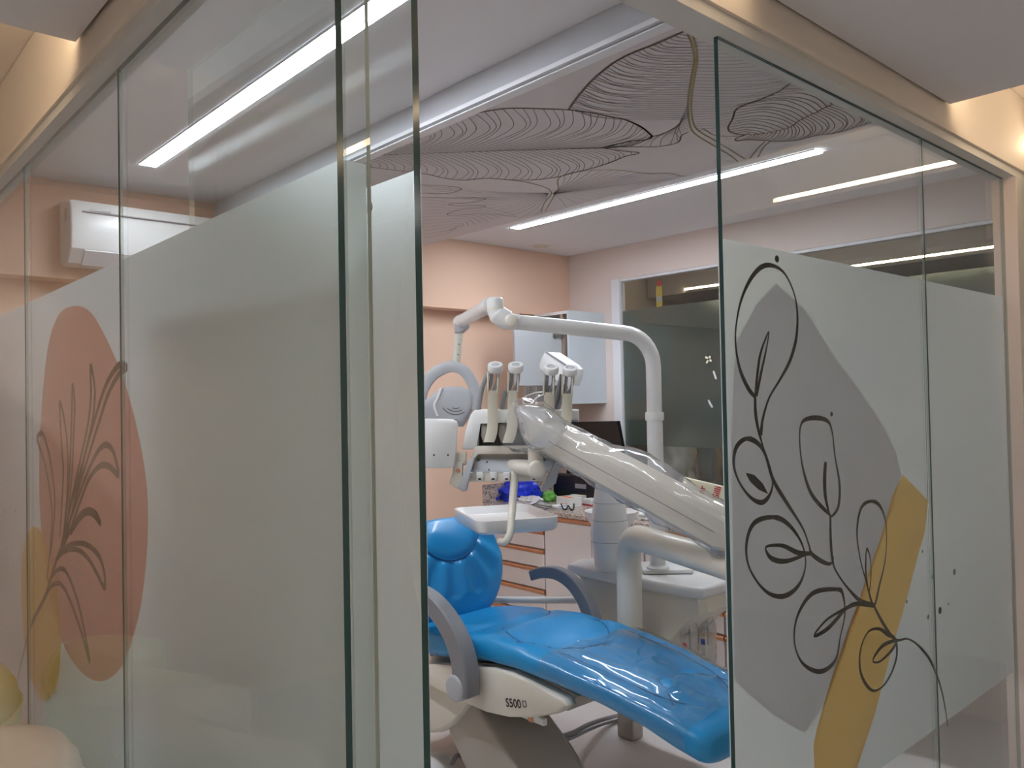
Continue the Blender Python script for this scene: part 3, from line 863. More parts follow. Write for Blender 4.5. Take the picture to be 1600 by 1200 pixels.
# electric socket with a white cable on the back wall
sy = YB - 0.0005
c = at(832, 611, 1, sy)
t = thing('wall_socket', 'white wall socket plate on the pink wall beneath the cupboard door', 'socket', c)
ob('plate', BX(c.x - 0.085, c.x + 0.10, sy - 0.012, sy, c.z - 0.058, c.z + 0.055, bev=0.004), 'plastic_white', t)
for dx, dz in ((-0.018, 0.012), (0.0, 0.012), (-0.009, 0.03), (-0.018, -0.008), (0.0, -0.008)):
    bm = B(); rcyl(bm, (c.x + dx - 0.02, sy - 0.0121, c.z + dz - 0.005), (c.x + dx - 0.02, sy - 0.0135, c.z + dz - 0.005), 0.0042, 0.001, 10)
    ob('pin_hole', bm, 'dark_slot', t)
ob('rocker_switch', BX(c.x + 0.05, c.x + 0.08, sy - 0.016, sy - 0.0121, c.z - 0.02, c.z + 0.02, bev=0.002), 'plastic_cream', t)
pts = [atd(px, py, 5.55) for px, py in ((852, 612), (835, 614), (820, 621), (818, 630), (828, 632), (838, 622), (850, 617), (858, 624), (866, 634))]
bm = B(); tube(bm, spline(pts, 6), 0.006, 8)
ob('white_cable', bm, 'plastic_white', loc=pts[0], smooth=60, label='thin white cable looped below the wall socket', cat='cable')

# tilted white device on a bracket in front of the cupboard
D0 = 4.75
t = thing('wall_device', 'tilted white box-shaped device beside the open cupboard door', 'device', atd(868, 575, D0))
fr = [atd(px, py, D0) for px, py in ((842, 571), (845, 560), (850, 551), (853, 550), (884, 570), (890, 577), (889, 590), (884, 603), (862, 590), (843, 577))]
vec = (atd(876, 551, D0 + 0.16) - atd(853, 550, D0))
bm = B(); prism(bm, fr, vec, 0.006, 2)
ob('casing', bm, 'plastic_white', t, smooth=35)
g = [atd(px, py, D0 - 0.002) for px, py in ((853, 549.5), (884, 569.5), (884, 571.2), (853, 551))]
bm = B(); prism(bm, g, vec * 0.1)
ob('seam', bm, 'arm_grey', t)
bm = B(); tube(bm, spline([atd(880, 598, D0 + 0.05), atd(884, 625, D0 + 0.05), atd(880, 655, D0 + 0.1)], 6), 0.014, 10)
ob('bracket', bm, 'arm_grey', t, smooth=60)

# monitor on the worktop
t = thing('monitor', 'black flat monitor standing on the worktop before the window', 'monitor', (4.23, 3.75, CZ))
MX = 4.22
tr, br = at(964, 658, 0, MX), at(976, 735, 0, MX)
yl = at(884, 700, 0, MX).y
pol = [tr, at(972, 700, 0, MX), Vector((MX, tr.y - 0.005, CZ + 0.09)), Vector((MX, yl, CZ + 0.09)), Vector((MX, yl, tr.z - 0.01))]
bm = B(); prism(bm, pol, (0.035, 0, 0), 0.005)
ob('screen', bm, 'black_plastic', t)
bm = B(); box(bm, MX + 0.02, MX + 0.05, tr.y + 0.2, tr.y + 0.27, CZ + 0.01, CZ + 0.12); box(bm, MX - 0.05, MX + 0.12, tr.y + 0.1, tr.y + 0.37, CZ + 0.0005, CZ + 0.012, bev=0.004)
ob('stand', bm, 'black_plastic', t)
t = thing('printer', 'low black machine on the worktop under the monitor', 'machine', (4.08, 3.93, CZ))
y0, y1 = at(935, 760, 0, 4.1).y, at(866, 760, 0, 4.1).y
ob('body', BX(4.085, 4.165, y0, y1, CZ + 0.001, CZ + 0.19, bev=0.012), 'black_plastic', t)
ob('panel', BX(4.081, 4.0845, y0 + 0.1, y0 + 0.2, CZ + 0.10, CZ + 0.13), 'arm_grey', t)

# things lying on the worktop
def on_top(px, py):
    return at(px, py, 2, CZ)
c = on_top(800, 780)
bm = B(); blob(bm, c + Vector((-0.02, -0.11, 0.001)), 0.13, 0.155, 0.10, 3, 0.3, 2.2, 4)
blob(bm, c + Vector((-0.13, 0.08, 0.001)), 0.06, 0.10, 0.03, 5, 0.4, 2.2, 3)
ob('plastic_bag', bm, 'blue_bag', loc=c, smooth=50, label='crumpled blue plastic bag at the far end of the worktop', cat='bag')
c = on_top(829, 790)
bm = B(); blob(bm, c + Vector((0, 0, 0.001)), 0.07, 0.10, 0.04, 8, 0.45, 2.5, 4)
ob('plastic_bag', bm, 'white_bag', loc=c, smooth=50, label='crumpled white plastic bag in front of the blue bag', cat='bag')
c = on_top(850, 795)
bm = B(); blob(bm, c + Vector((0, 0, 0.001)), 0.04, 0.06, 0.022, 11, 0.5, 2.8, 3)
ob('foil_pouch', bm, 'grey_pouch', loc=c, smooth=50, label='crumpled grey foil pouch beside the white bag', cat='pouch')
c = on_top(858, 783)
bm = B(); blob(bm, c + Vector((0.0, 0, 0.001)), 0.05, 0.06, 0.045, 14, 0.4, 2.5, 3)
ob('green_packet', bm, 'green_pack', loc=c, smooth=50, label='small green packet behind the foil pouch', cat='packet')
def carton(px, py, dx, dy, h, rz, label, band, bandmat, name='carton'):
    c = on_top(px, py)
    t = thing(name, label, 'box', c, 0)
    M = Matrix.Translation(c + Vector((0, 0, 0.001))) @ Matrix.Rotation(rz, 4, 'Z')
    ob('box', BX(-dx, dx, -dy, dy, 0, h, M=M, bev=0.0015, seg=1), 'card_white', t)
    if band == 'top':
        ob('printed_band', BX(-dx * 0.7, dx * 0.1, -dy * 0.9, dy * 0.9, h + 0.0002, h + 0.0006, M=M), bandmat, t)
        ob('printed_stripe', BX(-dx - 0.0006, -dx - 0.0002, -dy * 0.8, dy * 0.1, h * 0.35, h * 0.42, M=M), bandmat, t)
    elif band == 'bottom':
        bm = B(); box(bm, -dx - 0.0006, -dx - 0.0002, -dy * 0.98, dy * 0.98, h * 0.05, h * 0.3, M=M); box(bm, -dx, dx, -dy - 0.0006, -dy - 0.0002, h * 0.05, h * 0.3, M=M)
        ob('printed_band', bm, bandmat, t)
    else:
        ob('printed_band', BX(-dx * 0.8, dx * 0.8, -dy * 0.8, -dy * 0.4, h + 0.0002, h + 0.0006, M=M), bandmat, t)
    return t
carton(889, 791, 0.05, 0.08, 0.062, -0.25, 'white medicine box with an orange printed stripe', 'top', 'orange_print')
carton(924, 790, 0.04, 0.05, 0.045, -0.2, 'white box with a red band near its base', 'bottom', 'red_print')
carton(875, 793, 0.05, 0.07, 0.012, -0.2, 'thin white carton lying in front of orange-striped box', 'thin', 'blue_print')
carton(904, 786, 0.025, 0.06, 0.055, 0.0, 'pale box behind the medicine boxes', 'thin', 'yellow_print')
c = on_top(936, 776)
ob('small_packet', BX(c.x, c.x + 0.06, c.y - 0.02, c.y + 0.03, CZ + 0.001, CZ + 0.055, bev=0.006), 'blue_print', loc=c, label='small blue packet beside the spittoon tower top', cat='packet')
pts = [on_top(px, py) + Vector((0, 0, 0.006 + dz)) for px, py, dz in ((877, 796, 0.03), (880, 797.5, 0.005), (885, 797, 0), (888, 796.5, 0.02), (892, 798, 0), (896, 797.5, 0.002), (897, 796, 0.03))]
bm = B(); tube(bm, spline(pts, 5), 0.005, 8)
ob('cable_tie', bm, 'black_plastic', loc=pts[0], smooth=60, label='bent black cable lying on the worktop edge', cat='cable')
c = on_top(1006, 801)
t = thing('mixing_bowl', 'small silicone bowl, pink inside and lime below', 'bowl', c)
bm = B(); lathe(bm, [(0.02, 0.001), (0.035, 0.003), (0.05, 0.05), (0.046, 0.05), (0.03, 0.008)], c, 24)
ob('lime_bowl', bm, 'lime_plastic', t, smooth=40)
bm = B(); prism(bm, [c + Vector(v) for v in ((0.02, -0.05, 0.052), (0.02, 0.05, 0.052), (0.02, 0.05, 0.115))], (0.01, 0, 0))
ob('pink_spatula', bm, 'pink_plastic', t)
c = on_top(1012, 812)
bm = B(); blob(bm, c + Vector((0, 0, 0.001)), 0.05, 0.09, 0.045, 17, 0.45, 2.5, 4)
ob('tissue', bm, 'card_white', loc=c, smooth=50, label='crumpled white tissue beside the lime bowl', cat='tissue')
c = on_top(1056, 806)
ob('phone', BX(c.x - 0.05, c.x + 0.06, c.y - 0.08, c.y + 0.1, CZ + 0.001, CZ + 0.02, bev=0.004), 'black_plastic', loc=c, label='flat black pouch on the worktop behind the spring arm', cat='pouch')
c = on_top(1068, 815)
ob('paper_sheet', BX(c.x - 0.04, c.x + 0.05, c.y - 0.1, c.y + 0.1, CZ + 0.001, CZ + 0.004), 'card_white', loc=c, label='flat white paper packet on worktop edge by the lamp pole', cat='paper')
# printed cream pack leaning near the window
D1 = 4.5
pk = [atd(px, py, D1) for px, py in ((1067, 762), (1072, 746), (1140, 762), (1160, 812), (1120, 815), (1080, 800))]
bot = min(p.z for p in pk)
t = thing('product_pack', 'cream product pack with red lettering leaning on the worktop', 'pack', (pk[0].x, pk[0].y, CZ))
for i in range(3, 6):
    pk[i].z = min(pk[i].z, CZ + 0.03)
pk[4].z = pk[5].z = CZ + 0.002
bm = B(); prism(bm, pk, FH * 0.05, 0.006, 2)
ob('pack', bm, 'cream_bag', t)
tu = (atd(1121, 757, D1) - atd(1113, 785, D1)).normalized()
tv = (atd(1098, 770, D1) - atd(1121, 774, D1)).normalized()
tv = (tv - tu * tv.dot(tu)).normalized()
ob('lettering', text_bm('Johr', 0.050, atd(1098, 778, D1 - 0.004) - tu * 0.02, tu, tv, bold=True), 'red_print', t)
ob('lettering', text_bm('Silli', 0.053, atd(1122, 780, D1 - 0.004), tu, tv, bold=True), 'red_print', t)
q = [atd(px, py, D1 - 0.003) for px, py in ((1139, 772), (1150, 800), (1133, 800), (1126, 790))]
bm = B(); prism(bm, q, FH * 0.001)
ob('lilac_patch', bm, 'lilac_print', t)

# ------------------------------------------------------------------ air conditioner on the beam
yb = YB - 0.141
l, r = at(97, 360, 1, yb - 0.2), at(97, 360, 1, yb - 0.2)
x0 = at(110, 360, 1, yb - 0.2).x; x1 = x0 + 0.86
z0, z1 = at(110, 410, 1, yb - 0.2).z, at(110, 303, 1, yb - 0.2).z
t = thing('air_conditioner', 'white split air conditioner mounted high on the back wall', 'air conditioner', ((x0 + x1) / 2, yb, z0))
prof = [(yb, z0 + 0.02), (yb - 0.06, z0), (yb - 0.13, z0 + 0.01), (yb - 0.195, z0 + 0.07), (yb - 0.21, z0 + 0.16), (yb - 0.20, z1 - 0.05), (yb - 0.18, z1 - 0.02), (yb - 0.03, z1), (yb, z1)]
bm = B(); prism(bm, [(x0, y, z) for y, z in prof], (x1 - x0, 0, 0), 0.012, 3)
ob('casing', bm, 'ac_white', t, smooth=30)
bm = B(); box(bm, x0 + 0.05, x1 - 0.05, yb - 0.213, yb - 0.205, z1 - 0.075, z1 - 0.07)
ob('panel_seam', bm, 'arm_grey', t)
M = Matrix.Translation((0, yb - 0.165, z0 + 0.035)) @ Matrix.Rotation(-0.72, 4, 'X')
ob('air_flap', BX(x0 + 0.06, x1 - 0.06, -0.045, 0.045, -0.004, 0.004, M=M, bev=0.002), 'white_trim', t)
ob('badge', BX(x0 + 0.08, x0 + 0.17, yb - 0.212, yb - 0.208, z1 - 0.066, z1 - 0.058), 'plastic_grey', t)
ob('rating_label', BX(x0 - 0.001, x0 + 0.001, yb - 0.15, yb - 0.10, z1 - 0.11, z1 - 0.05), 'plastic_grey', t)

# ------------------------------------------------------------------ behind the far window
t = thing('storage_rack', 'dark rack with bagged equipment seen under the frosted window', 'rack', (5.0, 3.3, 0))
ob('shelf', BX(4.7, 5.3, 2.4, 4.3, 0.97, 1.00), 'dark_wall', t)
for x, y in ((4.72, 2.42), (5.28, 2.42), (4.72, 4.28), (5.28, 4.28)):
    ob('leg', BX(x - 0.015, x + 0.015, y - 0.015, y + 0.015, 0, 0.9695), 'dark_slot', t)
c = Vector((4.85, 3.60, 1.001))
bm = B(); blob(bm, c, 0.12, 0.16, 0.25, 21, 0.35, 2.2, 4)
ob('wrapped_bundle', bm, 'bundle_grey', loc=c, smooth=60, label='grey plastic-wrapped bundle behind the window', cat='bundle')
c = Vector((4.83, 3.40, 1.001))
bm = B(); blob(bm, c + Vector((0, -0.10, 0)), 0.09, 0.10, 0.24, 24, 0.35, 2.2, 4)
ob('plastic_bag', bm, 'plastic_wrap', loc=c, smooth=60, label='clear crinkled plastic bag behind the window', cat='bag')
ob('teal_box', BX(5.04, 5.22, 3.44, 4.0, 1.0005, 1.62, bev=0.01), 'teal_cloth', loc=(5.1, 3.7, 1.0), label='teal box standing behind the plastic bags', cat='box')
ob('mustard_box', BX(5.04, 5.2, 3.1, 3.42, 1.0005, 1.4, bev=0.01), 'mustard', loc=(5.1, 3.25, 1.0), label='dull mustard box at the end of the rack', cat='box')

# ================================================================== dental chair
def sect(x0, x1, zb, zt, y, n=40, e=5.0, fn=None):
    """rounded-rectangle section across the chair at y"""
    out = []
    cx_, hx, cz_, hz = (x0 + x1) / 2, (x1 - x0) / 2, (zb + zt) / 2, (zt - zb) / 2
    for k in range(n):
        a = 2 * math.pi * k / n
        ca, sa = math.cos(a), math.sin(a)
        x = cx_ + hx * math.copysign(abs(ca) ** (2 / e), ca)
        z = cz_ + hz * math.copysign(abs(sa) ** (2 / 3.0), sa)
        if fn and sa > 0:
            z += fn(x, y) * min(1, sa * 1.6)
        out.append(Vector((x, y, z)))
    return out
def interp(tab, y):
    for a, b in zip(tab, tab[1:]):
        if (a[0] - y) * (b[0] - y) <= 0:
            t = (y - a[0]) / (b[0] - a[0])
            t = t * t * (3 - 2 * t) if False else t
            return [lerp(a[i], b[i], t) for i in range(1, len(a))]
    return list((tab[0] if abs(y - tab[0][0]) < abs(y - tab[-1][0]) else tab[-1])[1:])
# y, x0, x1, z bottom, z top
PROF = [(2.93, 2.06, 2.50, 0.545, 0.640), (2.90, 2.02, 2.54, 0.535, 0.665), (2.80, 2.00, 2.57, 0.540, 0.682), (2.60, 1.995, 2.575, 0.570, 0.700), (2.42, 1.995, 2.57, 0.605, 0.722),
        (2.25, 2.00, 2.565, 0.612, 0.722), (2.05, 2.01, 2.555, 0.602, 0.705), (1.85, 2.02, 2.545, 0.585, 0.683), (1.68, 2.03, 2.535, 0.558, 0.655), (1.55, 2.035, 2.525, 0.522, 0.628), (1.475, 2.045, 2.515, 0.502, 0.612), (1.450, 2.06, 2.50, 0.503, 0.600), (1.440, 2.08, 2.48, 0.512, 0.585)]
seams = [[(2.06, 2.30), (2.14, 2.14), (2.24, 2.08), (2.36, 2.10), (2.46, 2.20), (2.52, 2.32)],
         [(2.10, 2.10), (2.11, 1.95), (2.12, 1.80), (2.14, 1.66), (2.20, 1.56)],
         [(2.50, 2.12), (2.49, 1.95), (2.47, 1.80), (2.44, 1.66), (2.38, 1.56)],
         [(2.03, 2.62), (2.15, 2.52), (2.30, 2.48), (2.45, 2.52), (2.55, 2.62)],
         [(2.13, 1.62), (2.22, 1.72), (2.31, 1.74), (2.40, 1.70), (2.46, 1.60)],
         [(2.15, 2.48), (2.10, 2.38), (2.07, 2.28)], [(2.44, 2.48), (2.50, 2.38), (2.53, 2.28)]]
SEAMP = [spline([Vector((x, y, 0)) for x, y in s], 8) for s in seams]
def groove(x, y):
    d = 9.0
    p = Vector((x, y, 0))
    for s in SEAMP:
        for q in s:
            dd = (q - p).length
            if dd < d:
                d = dd
    w = -0.012 * math.exp(-(d / 0.022) ** 2)
    w += 0.004 * math.sin(x * 43 + y * 9) * math.exp(-((d - 0.05) / 0.05) ** 2)
    return w + 0.004 * noise.noise(Vector((x * 9, y * 9, 2)))
ys = []
y = 2.93
while y > 1.441:
    ys.append(y); y -= 0.02 if y > 1.6 else 0.012
ys.append(1.440)
secs = []
for yy in ys:
    x0, x1, zb, zt = interp(PROF, yy)
    secs.append(sect(x0, x1, zb, zt, yy, 56, 6.0, groove))
ch = thing('dental_chair', 'blue vinyl dental chair with grey arms and cream base', 'dental chair', (2.28, 2.45, 0))
bm = B(); loft(bm, secs)
seat = ob('seat_cushion', bm, 'blue_vinyl', ch, smooth=60)
def topz(x, y):
    x0, x1, zb, zt = interp(PROF, y)
    cx_, hx, cz_, hz = (x0 + x1) / 2, (x1 - x0) / 2, (zb + zt) / 2, (zt - zb) / 2
    u = min(abs((x - cx_) / hx), 0.999)
    sa = (1 - u ** 6.0) ** 0.5
    s3 = max(0.0, sa) ** (2 / 3)
    return cz_ + hz * s3 + groove(x, y) * min(1, sa * 1.6)
for s in SEAMP:
    bm = B(); tube(bm, [Vector((q.x, q.y, topz(q.x, q.y) + 0.0005)) for q in s], 0.0035, 6)
    ob('seam', bm, 'blue_seam', seat, smooth=60)
# clear protective sheet over the leg part
rows = []
yy = 2.12
while yy > 1.50:
    x0, x1, zb, zt = interp(PROF, yy)
    row = []
    for k in range(33):
        u = k / 32
        x = lerp(x0 - 0.004, x1 + 0.004, u)
        xc = min(max(x, x0 + 0.012), x1 - 0.012)
        z = topz(xc, yy) + 0.007 + 0.004 * noise.noise(Vector((x * 16, yy * 9, 5))) + 0.003 * noise.noise(Vector((x * 40, yy * 14, 1)))
        row.append(Vector((x, yy, z)))
    row = [Vector((x0 - 0.007, yy, row[0].z - 0.055)), Vector((x0 - 0.008, yy, row[0].z - 0.03)), Vector((x0 - 0.007, yy, row[0].z - 0.012))] + row + [Vector((x1 + 0.007, yy, row[-1].z - 0.012)), Vector((x1 + 0.008, yy, row[-1].z - 0.05))]
    rows.append(row)
    yy -= 0.018
bm = B(); loft(bm, rows, closed=False)
ob('plastic_cover', bm, 'seat_cover_plastic', ch, smooth=80, label='clear plastic sheet over the leg rest')
# backrest: an oval cushion, leaning back
bo, bu, bv = Vector((2.285, 2.955, 0.615)), Vector((1, 0, 0)), Vector((0, 0.30, 0.95)).normalized()
bn = bu.cross(bv)                                     # faces the foot end (-y)
outl = [(0, 0.475), (0.13, 0.465), (0.23, 0.425), (0.30, 0.36), (0.325, 0.27), (0.305, 0.17), (0.25, 0.08), (0.17, 0.015), (0.08, -0.005), (0, -0.01)]
outl = outl + [(-x, z) for x, z in outl[-2:0:-1]]
OUT = spline([Vector((x, z, 0)) for x, z in outl], 6, True)
ctr = Vector((0, 0.24, 0))
bsec = []
for s, dpt in tuple((0.02 + 0.93 * i / 24, 0.085 - 0.037 * (i / 24) ** 3) for i in range(25)) + ((1.0, 0.025), (1.0, -0.02), (0.95, -0.045), (0.8, -0.055), (0.4, -0.06), (0.02, -0.06)):
    ring = []
    for q in OUT:
        p = ctr + (q - ctr) * s
        g = 0.0
        if dpt > 0:
            r = (Vector((p.x, p.y - 0.46, 0))).length
            g = -0.012 * math.exp(-((r - 0.19) / 0.018) ** 2) + (0.005 * math.sin(math.atan2(p.x, 0.46 - p.y) * 16) if 0.2 < r < 0.36 else 0) * 1.6
        ring.append(bo + bu * p.x + bv * p.y + bn * (dpt + g))
    bsec.append(ring)
bm = B(); loft(bm, bsec)
back = ob('backrest', bm, 'blue_vinyl', ch, smooth=60)
bm = B()
arc = [(0.19 * math.sin(a), 0.46 - 0.19 * math.cos(a)) for a in [math.radians(-78 + 156 * k / 24) for k in range(25)]]
tube(bm, [bo + bu * x + bv * z + bn * 0.077 for x, z in arc], 0.004, 6)
ob('seam', bm, 'blue_seam', back, smooth=60)
bm = B(); box(bm, 2.20, 2.37, 3.02, 3.06, 0.45, 0.95, bev=0.01)
ob('back_support', bm, 'arm_grey', ch)
# armrests: grey hoops
RECT = [(-1, -1.1), (-0.8, -1.3), (0.8, -1.3), (1, -1.1), (1, 1.1), (0.8, 1.3), (-0.8, 1.3), (-1, 1.1)]
def hoop(pxs, X, r0, r1, label=None):
    pts = spline([at(px, py, 0, X) for px, py in pxs], 6)
    n = len(pts)
    bm = B()
    tube(bm, pts, [lerp(r0, r1, i / (n - 1)) for i in range(n)], prof=RECT, up=(1, 0, 0))
    return bm
X = 1.935
arm = ob('armrest', hoop([(560, 935), (600, 922), (640, 924), (672, 939), (698, 968), (717, 1005), (727, 1045), (727, 1082)], X, 0.026, 0.037), 'arm_grey', ch, smooth=35)
p = at(722, 1072, 0, X)
bm = B(); rcyl(bm, p + Vector((-0.045, 0, 0)), p + Vector((0.05, 0, 0)), 0.052, 0.012)
ob('pivot_cap', bm, 'plastic_grey', arm, smooth=40)
X2 = 2.62
arm = ob('armrest', hoop([(832, 899), (850, 894), (872, 896), (893, 909), (910, 930), (922, 955), (930, 985), (932, 1010)], X2, 0.018, 0.030), 'arm_grey', ch, smooth=35)
p = at(928, 1000, 0, X2)
bm = B(); rcyl(bm, p + Vector((-0.03, 0, 0)), p + Vector((0.045, 0, 0)), 0.048, 0.012)
ob('pivot_cap', bm, 'plastic_grey', arm, smooth=40)
# side cover with the model number, rear shell and base
X3 = 2.00
def chpoly(pxs, X, vec, bev=0.02, seg=3):
    bm = B(); prism(bm, [at(px, py, 0, X) for px, py in pxs], vec, bev, seg); return bm
ob('side_cover', chpoly([(640, 1040), (672, 1038), (770, 1044), (800, 1052), (840, 1074), (878, 1093), (884, 1104), (870, 1116), (838, 1121), (795, 1120), (760, 1112), (728, 1098), (690, 1080), (650, 1060)], X3, (0.06, 0, 0), 0.012), 'plastic_cream', ch, smooth=50)
ob('rear_shell', chpoly([(600, 1040), (676, 1036), (735, 1042), (735, 1095), (722, 1112), (705, 1135), (685, 1146), (600, 1150)], X3 + 0.03, (0.50, 0, 0), 0.02), 'plastic_cream', ch, smooth=50)
ob('under_frame', chpoly([(735, 1046), (850, 1058), (905, 1088), (885, 1112), (760, 1108)], X3 + 0.06, (0.42, 0, 0), 0.012), 'taupe_plastic', ch, smooth=50)
bm = B()
q = [at(px, py, 0, X3 + 0.06) for px, py in ((690, 1085), (744, 1103), (806, 1205), (860, 1300), (770, 1300), (700, 1145))]
prism(bm, q, (0.31, 0, 0), 0.02, 3)
ob('lift_column', bm, 'taupe_plastic', ch, smooth=50)
bm = B(); box(bm, 2.12, 2.42, 1.80, 2.5, 0.0, 0.12, bev=0.05, seg=4)
ob('base_plate', bm, 'taupe_plastic', ch, smooth=50)
tx = X3 - 0.0012
o0 = at(791, 1104, 0, tx); u = (at(826, 1108, 0, tx) - o0)
u = Vector((0, u.y, u.z)).normalized(); v = Vector((0, u.z, -u.y)) * -1
v = Vector((0, -u.z, u.y)); v = v if v.z > 0 else -v
L = (at(812, 1106, 0, tx) - o0).length
ob('lettering', text_bm('S500', L * 0.58, o0, u, v, bold=True), 'decal_black', ch, label='black S500 lettering')
bm = B()
o1 = o0 + u * (L * 1.27) + v * 0.006
e = L * 0.16
ribbon(bm, [o1 + u * a + v * b for a, b in ((e, 0), (0, 0), (0, e * 1.7), (e * 1.5, e * 1.7), (e * 1.5, e * 0.35), (e * 1.15, e * 0.0))], 0.0045, (1, 0, 0))
ob('square_mark', bm, 'decal_black', ch)
bm = B(); box(bm, X3 + 0.01, X3 + 0.03, at(846, 1122, 0, X3).y, at(806, 1122, 0, X3).y, at(825, 1128, 0, X3).z, at(825, 1117, 0, X3).z, bev=0.004)
ob('connector_tab', bm, 'card_white', ch)
ob('connector_clip', BX(X3 + 0.006, X3 + 0.02, at(830, 1122, 0, X3).y, at(823, 1122, 0, X3).y, at(825, 1128, 0, X3).z, at(825, 1118, 0, X3).z), 'copper', ch)

# foot control and cables on the floor
c = at(678, 1190, 2, 0.06)
bm = B(); blob(bm, (c.x, c.y, 0.001), 0.10, 0.08, 0.06, 4, 0.05, 1, 3)
t = thing('foot_control', 'white foot pedal on the floor behind the chair base', 'foot pedal', (c.x, c.y, 0))
ob('pedal', bm, 'plastic_white', t, smooth=50)
p = [at(705, 1195, 2, 0.07), at(715, 1180, 2, 0.1), at(728, 1185, 2, 0.06), at(760, 1195, 2, 0.02)]
bm = B(); tube(bm, spline(p, 6), 0.009, 8)
ob('cord', bm, 'hose_grey', t, smooth=60)
bm = B(); tube(bm, spline([at(870, 1152, 2, 0.2), at(895, 1145, 2, 0.14), at(920, 1132, 2, 0.10), at(950, 1122, 2, 0.05), at(1000, 1110, 2, 0.012), at(1040, 1100, 2, 0.012)], 6), 0.011, 8)
ob('floor_hose', bm, 'hose_grey', loc=at(920, 1132, 2, 0.0), smooth=60, label='grey hose running from the chair base to the unit, upper one', cat='hose')
bm = B(); tube(bm, spline([at(880, 1158, 2, 0.18), at(900, 1150, 2, 0.10), at(925, 1138, 2, 0.05), at(955, 1128, 2, 0.012), at(1005, 1118, 2, 0.012), at(1040, 1112, 2, 0.012)], 6), 0.008, 8)
ob('floor_hose', bm, 'hose_grey', loc=at(925, 1138, 2, 0.0), smooth=60, label='thin dark hose on the floor just below the grey hose', cat='hose')

# ================================================================== unit body with spittoon
un = thing('dental_unit', 'cream dental unit body with spittoon tower beside the chair', 'dental unit', (2.93, 2.4, 0))
UX = 2.80
ytop_far, ynear = at(899, 893, 0, UX).y, at(1084, 945, 0, UX).y
zt = 0.835
bot = [(ytop_far, zt - 0.03), (ytop_far - 0.05, zt - 0.15), (ytop_far - 0.18, 0.50), (2.36, 0.45), (2.27, 0.49), (2.14, 0.575), (ynear + 0.03, 0.675), (ynear - 0.05, zt - 0.10), (ynear - 0.04, zt - 0.03)]
def ysec(x, inset):
    c = Vector((x, (ytop_far + ynear) / 2, 0.68))
    return [Vector((x, c.y + (y - c.y) * (1 - inset), c.z + (z - c.z) * (1 - inset * 0.7))) for y, z in bot]
bm = B(); loft(bm, [ysec(UX + 0.0, 0.06), ysec(UX + 0.03, 0.0), ysec(UX + 0.24, 0.0), ysec(UX + 0.28, 0.08)])
ob('body', bm, 'plastic_cream', un, smooth=35)
rim = [Vector((UX - 0.02, ytop_far + 0.03, zt)), Vector((UX - 0.035, (ytop_far + ynear) / 2, zt)), Vector((UX - 0.03, ynear + 0.02, zt)), Vector((UX + 0.0, ynear - 0.05, zt)), Vector((UX + 0.22, ynear - 0.06, zt)), Vector((UX + 0.27, ynear, zt)), Vector((UX + 0.28, ytop_far, zt)), Vector((UX + 0.1, ytop_far + 0.07, zt))]
bm = B(); prism(bm, [p - Vector((0, 0, 0.045)) for p in rim], (0, 0, 0.05), 0.018, 3)
ob('top_cover', bm, 'plastic_white', un, smooth=50)
bm = B(); prism(bm, [at(px, py, 2, zt + 0.006) for px, py in ((1005, 898), (1083, 897), (1084, 889), (1060, 882), (1000, 884))], (0, 0, 0.02), 0.006)
ob('pole_plinth', bm, 'plastic_white', un, smooth=50)
bm = B(); box(bm, 2.97, 3.05, 2.50, 2.60, 0.0, 0.56, bev=0.01)
ob('foot', bm, 'taupe_plastic', un)
tb = atd(954, 890, 3.72); s = 3.72 / FPX
tw = [(22, 0.0), (24, 6), (29, 45), (30.5, 58), (28, 78), (25, 105), (22, 125), (19, 143), (15, 148), (2, 150)]
bm = B(); lathe(bm, [(r * s, zt + 0.004 + h * s) for r, h in tw], (tb.x, tb.y, 0), 32)
tower = ob('spittoon_tower', bm, 'plastic_white', un, smooth=50)
for h, r in ((45, 29.2), (78, 28.2), (105, 25.2)):
    bm = B(); zz = zt + 0.004 + h * s
    lathe(bm, [(r * s, zz - 0.001), (r * s + 0.0012, zz), (r * s, zz + 0.001)], (tb.x, tb.y, 0), 32)
    ob('seam_ring', bm, 'arm_grey', tower)
bc = atd(955, 800, 3.86)
bm = B(); lathe(bm, [(0.01, -0.10), (0.04, -0.10), (0.105, -0.05), (0.128, 0.0), (0.128, 0.006), (0.121, 0.006), (0.098, -0.045), (0.01, -0.07)], bc, 36)
ob('spittoon_bowl', bm, 'plastic_white', un, smooth=50)
bm = B(); tube(bm, spline([atd(957, 752, 3.72), atd(935, 738, 3.7), atd(912, 732, 3.68)], 6), 0.026, 14)
box(bm, -0.03, 0.03, -0.03, 0.03, -0.02, 0.02, M=Matrix.Translation(atd(915, 728, 3.68)), bev=0.012)
ob('water_spout', bm, 'plastic_white', un, smooth=50)
bm = B(); tube(bm, [atd(700, 936, 4.0), atd(765, 937, 3.95), atd(900, 938, 3.85)], 0.0165, 14)
ob('assistant_arm', bm, 'plastic_white', un, smooth=60)
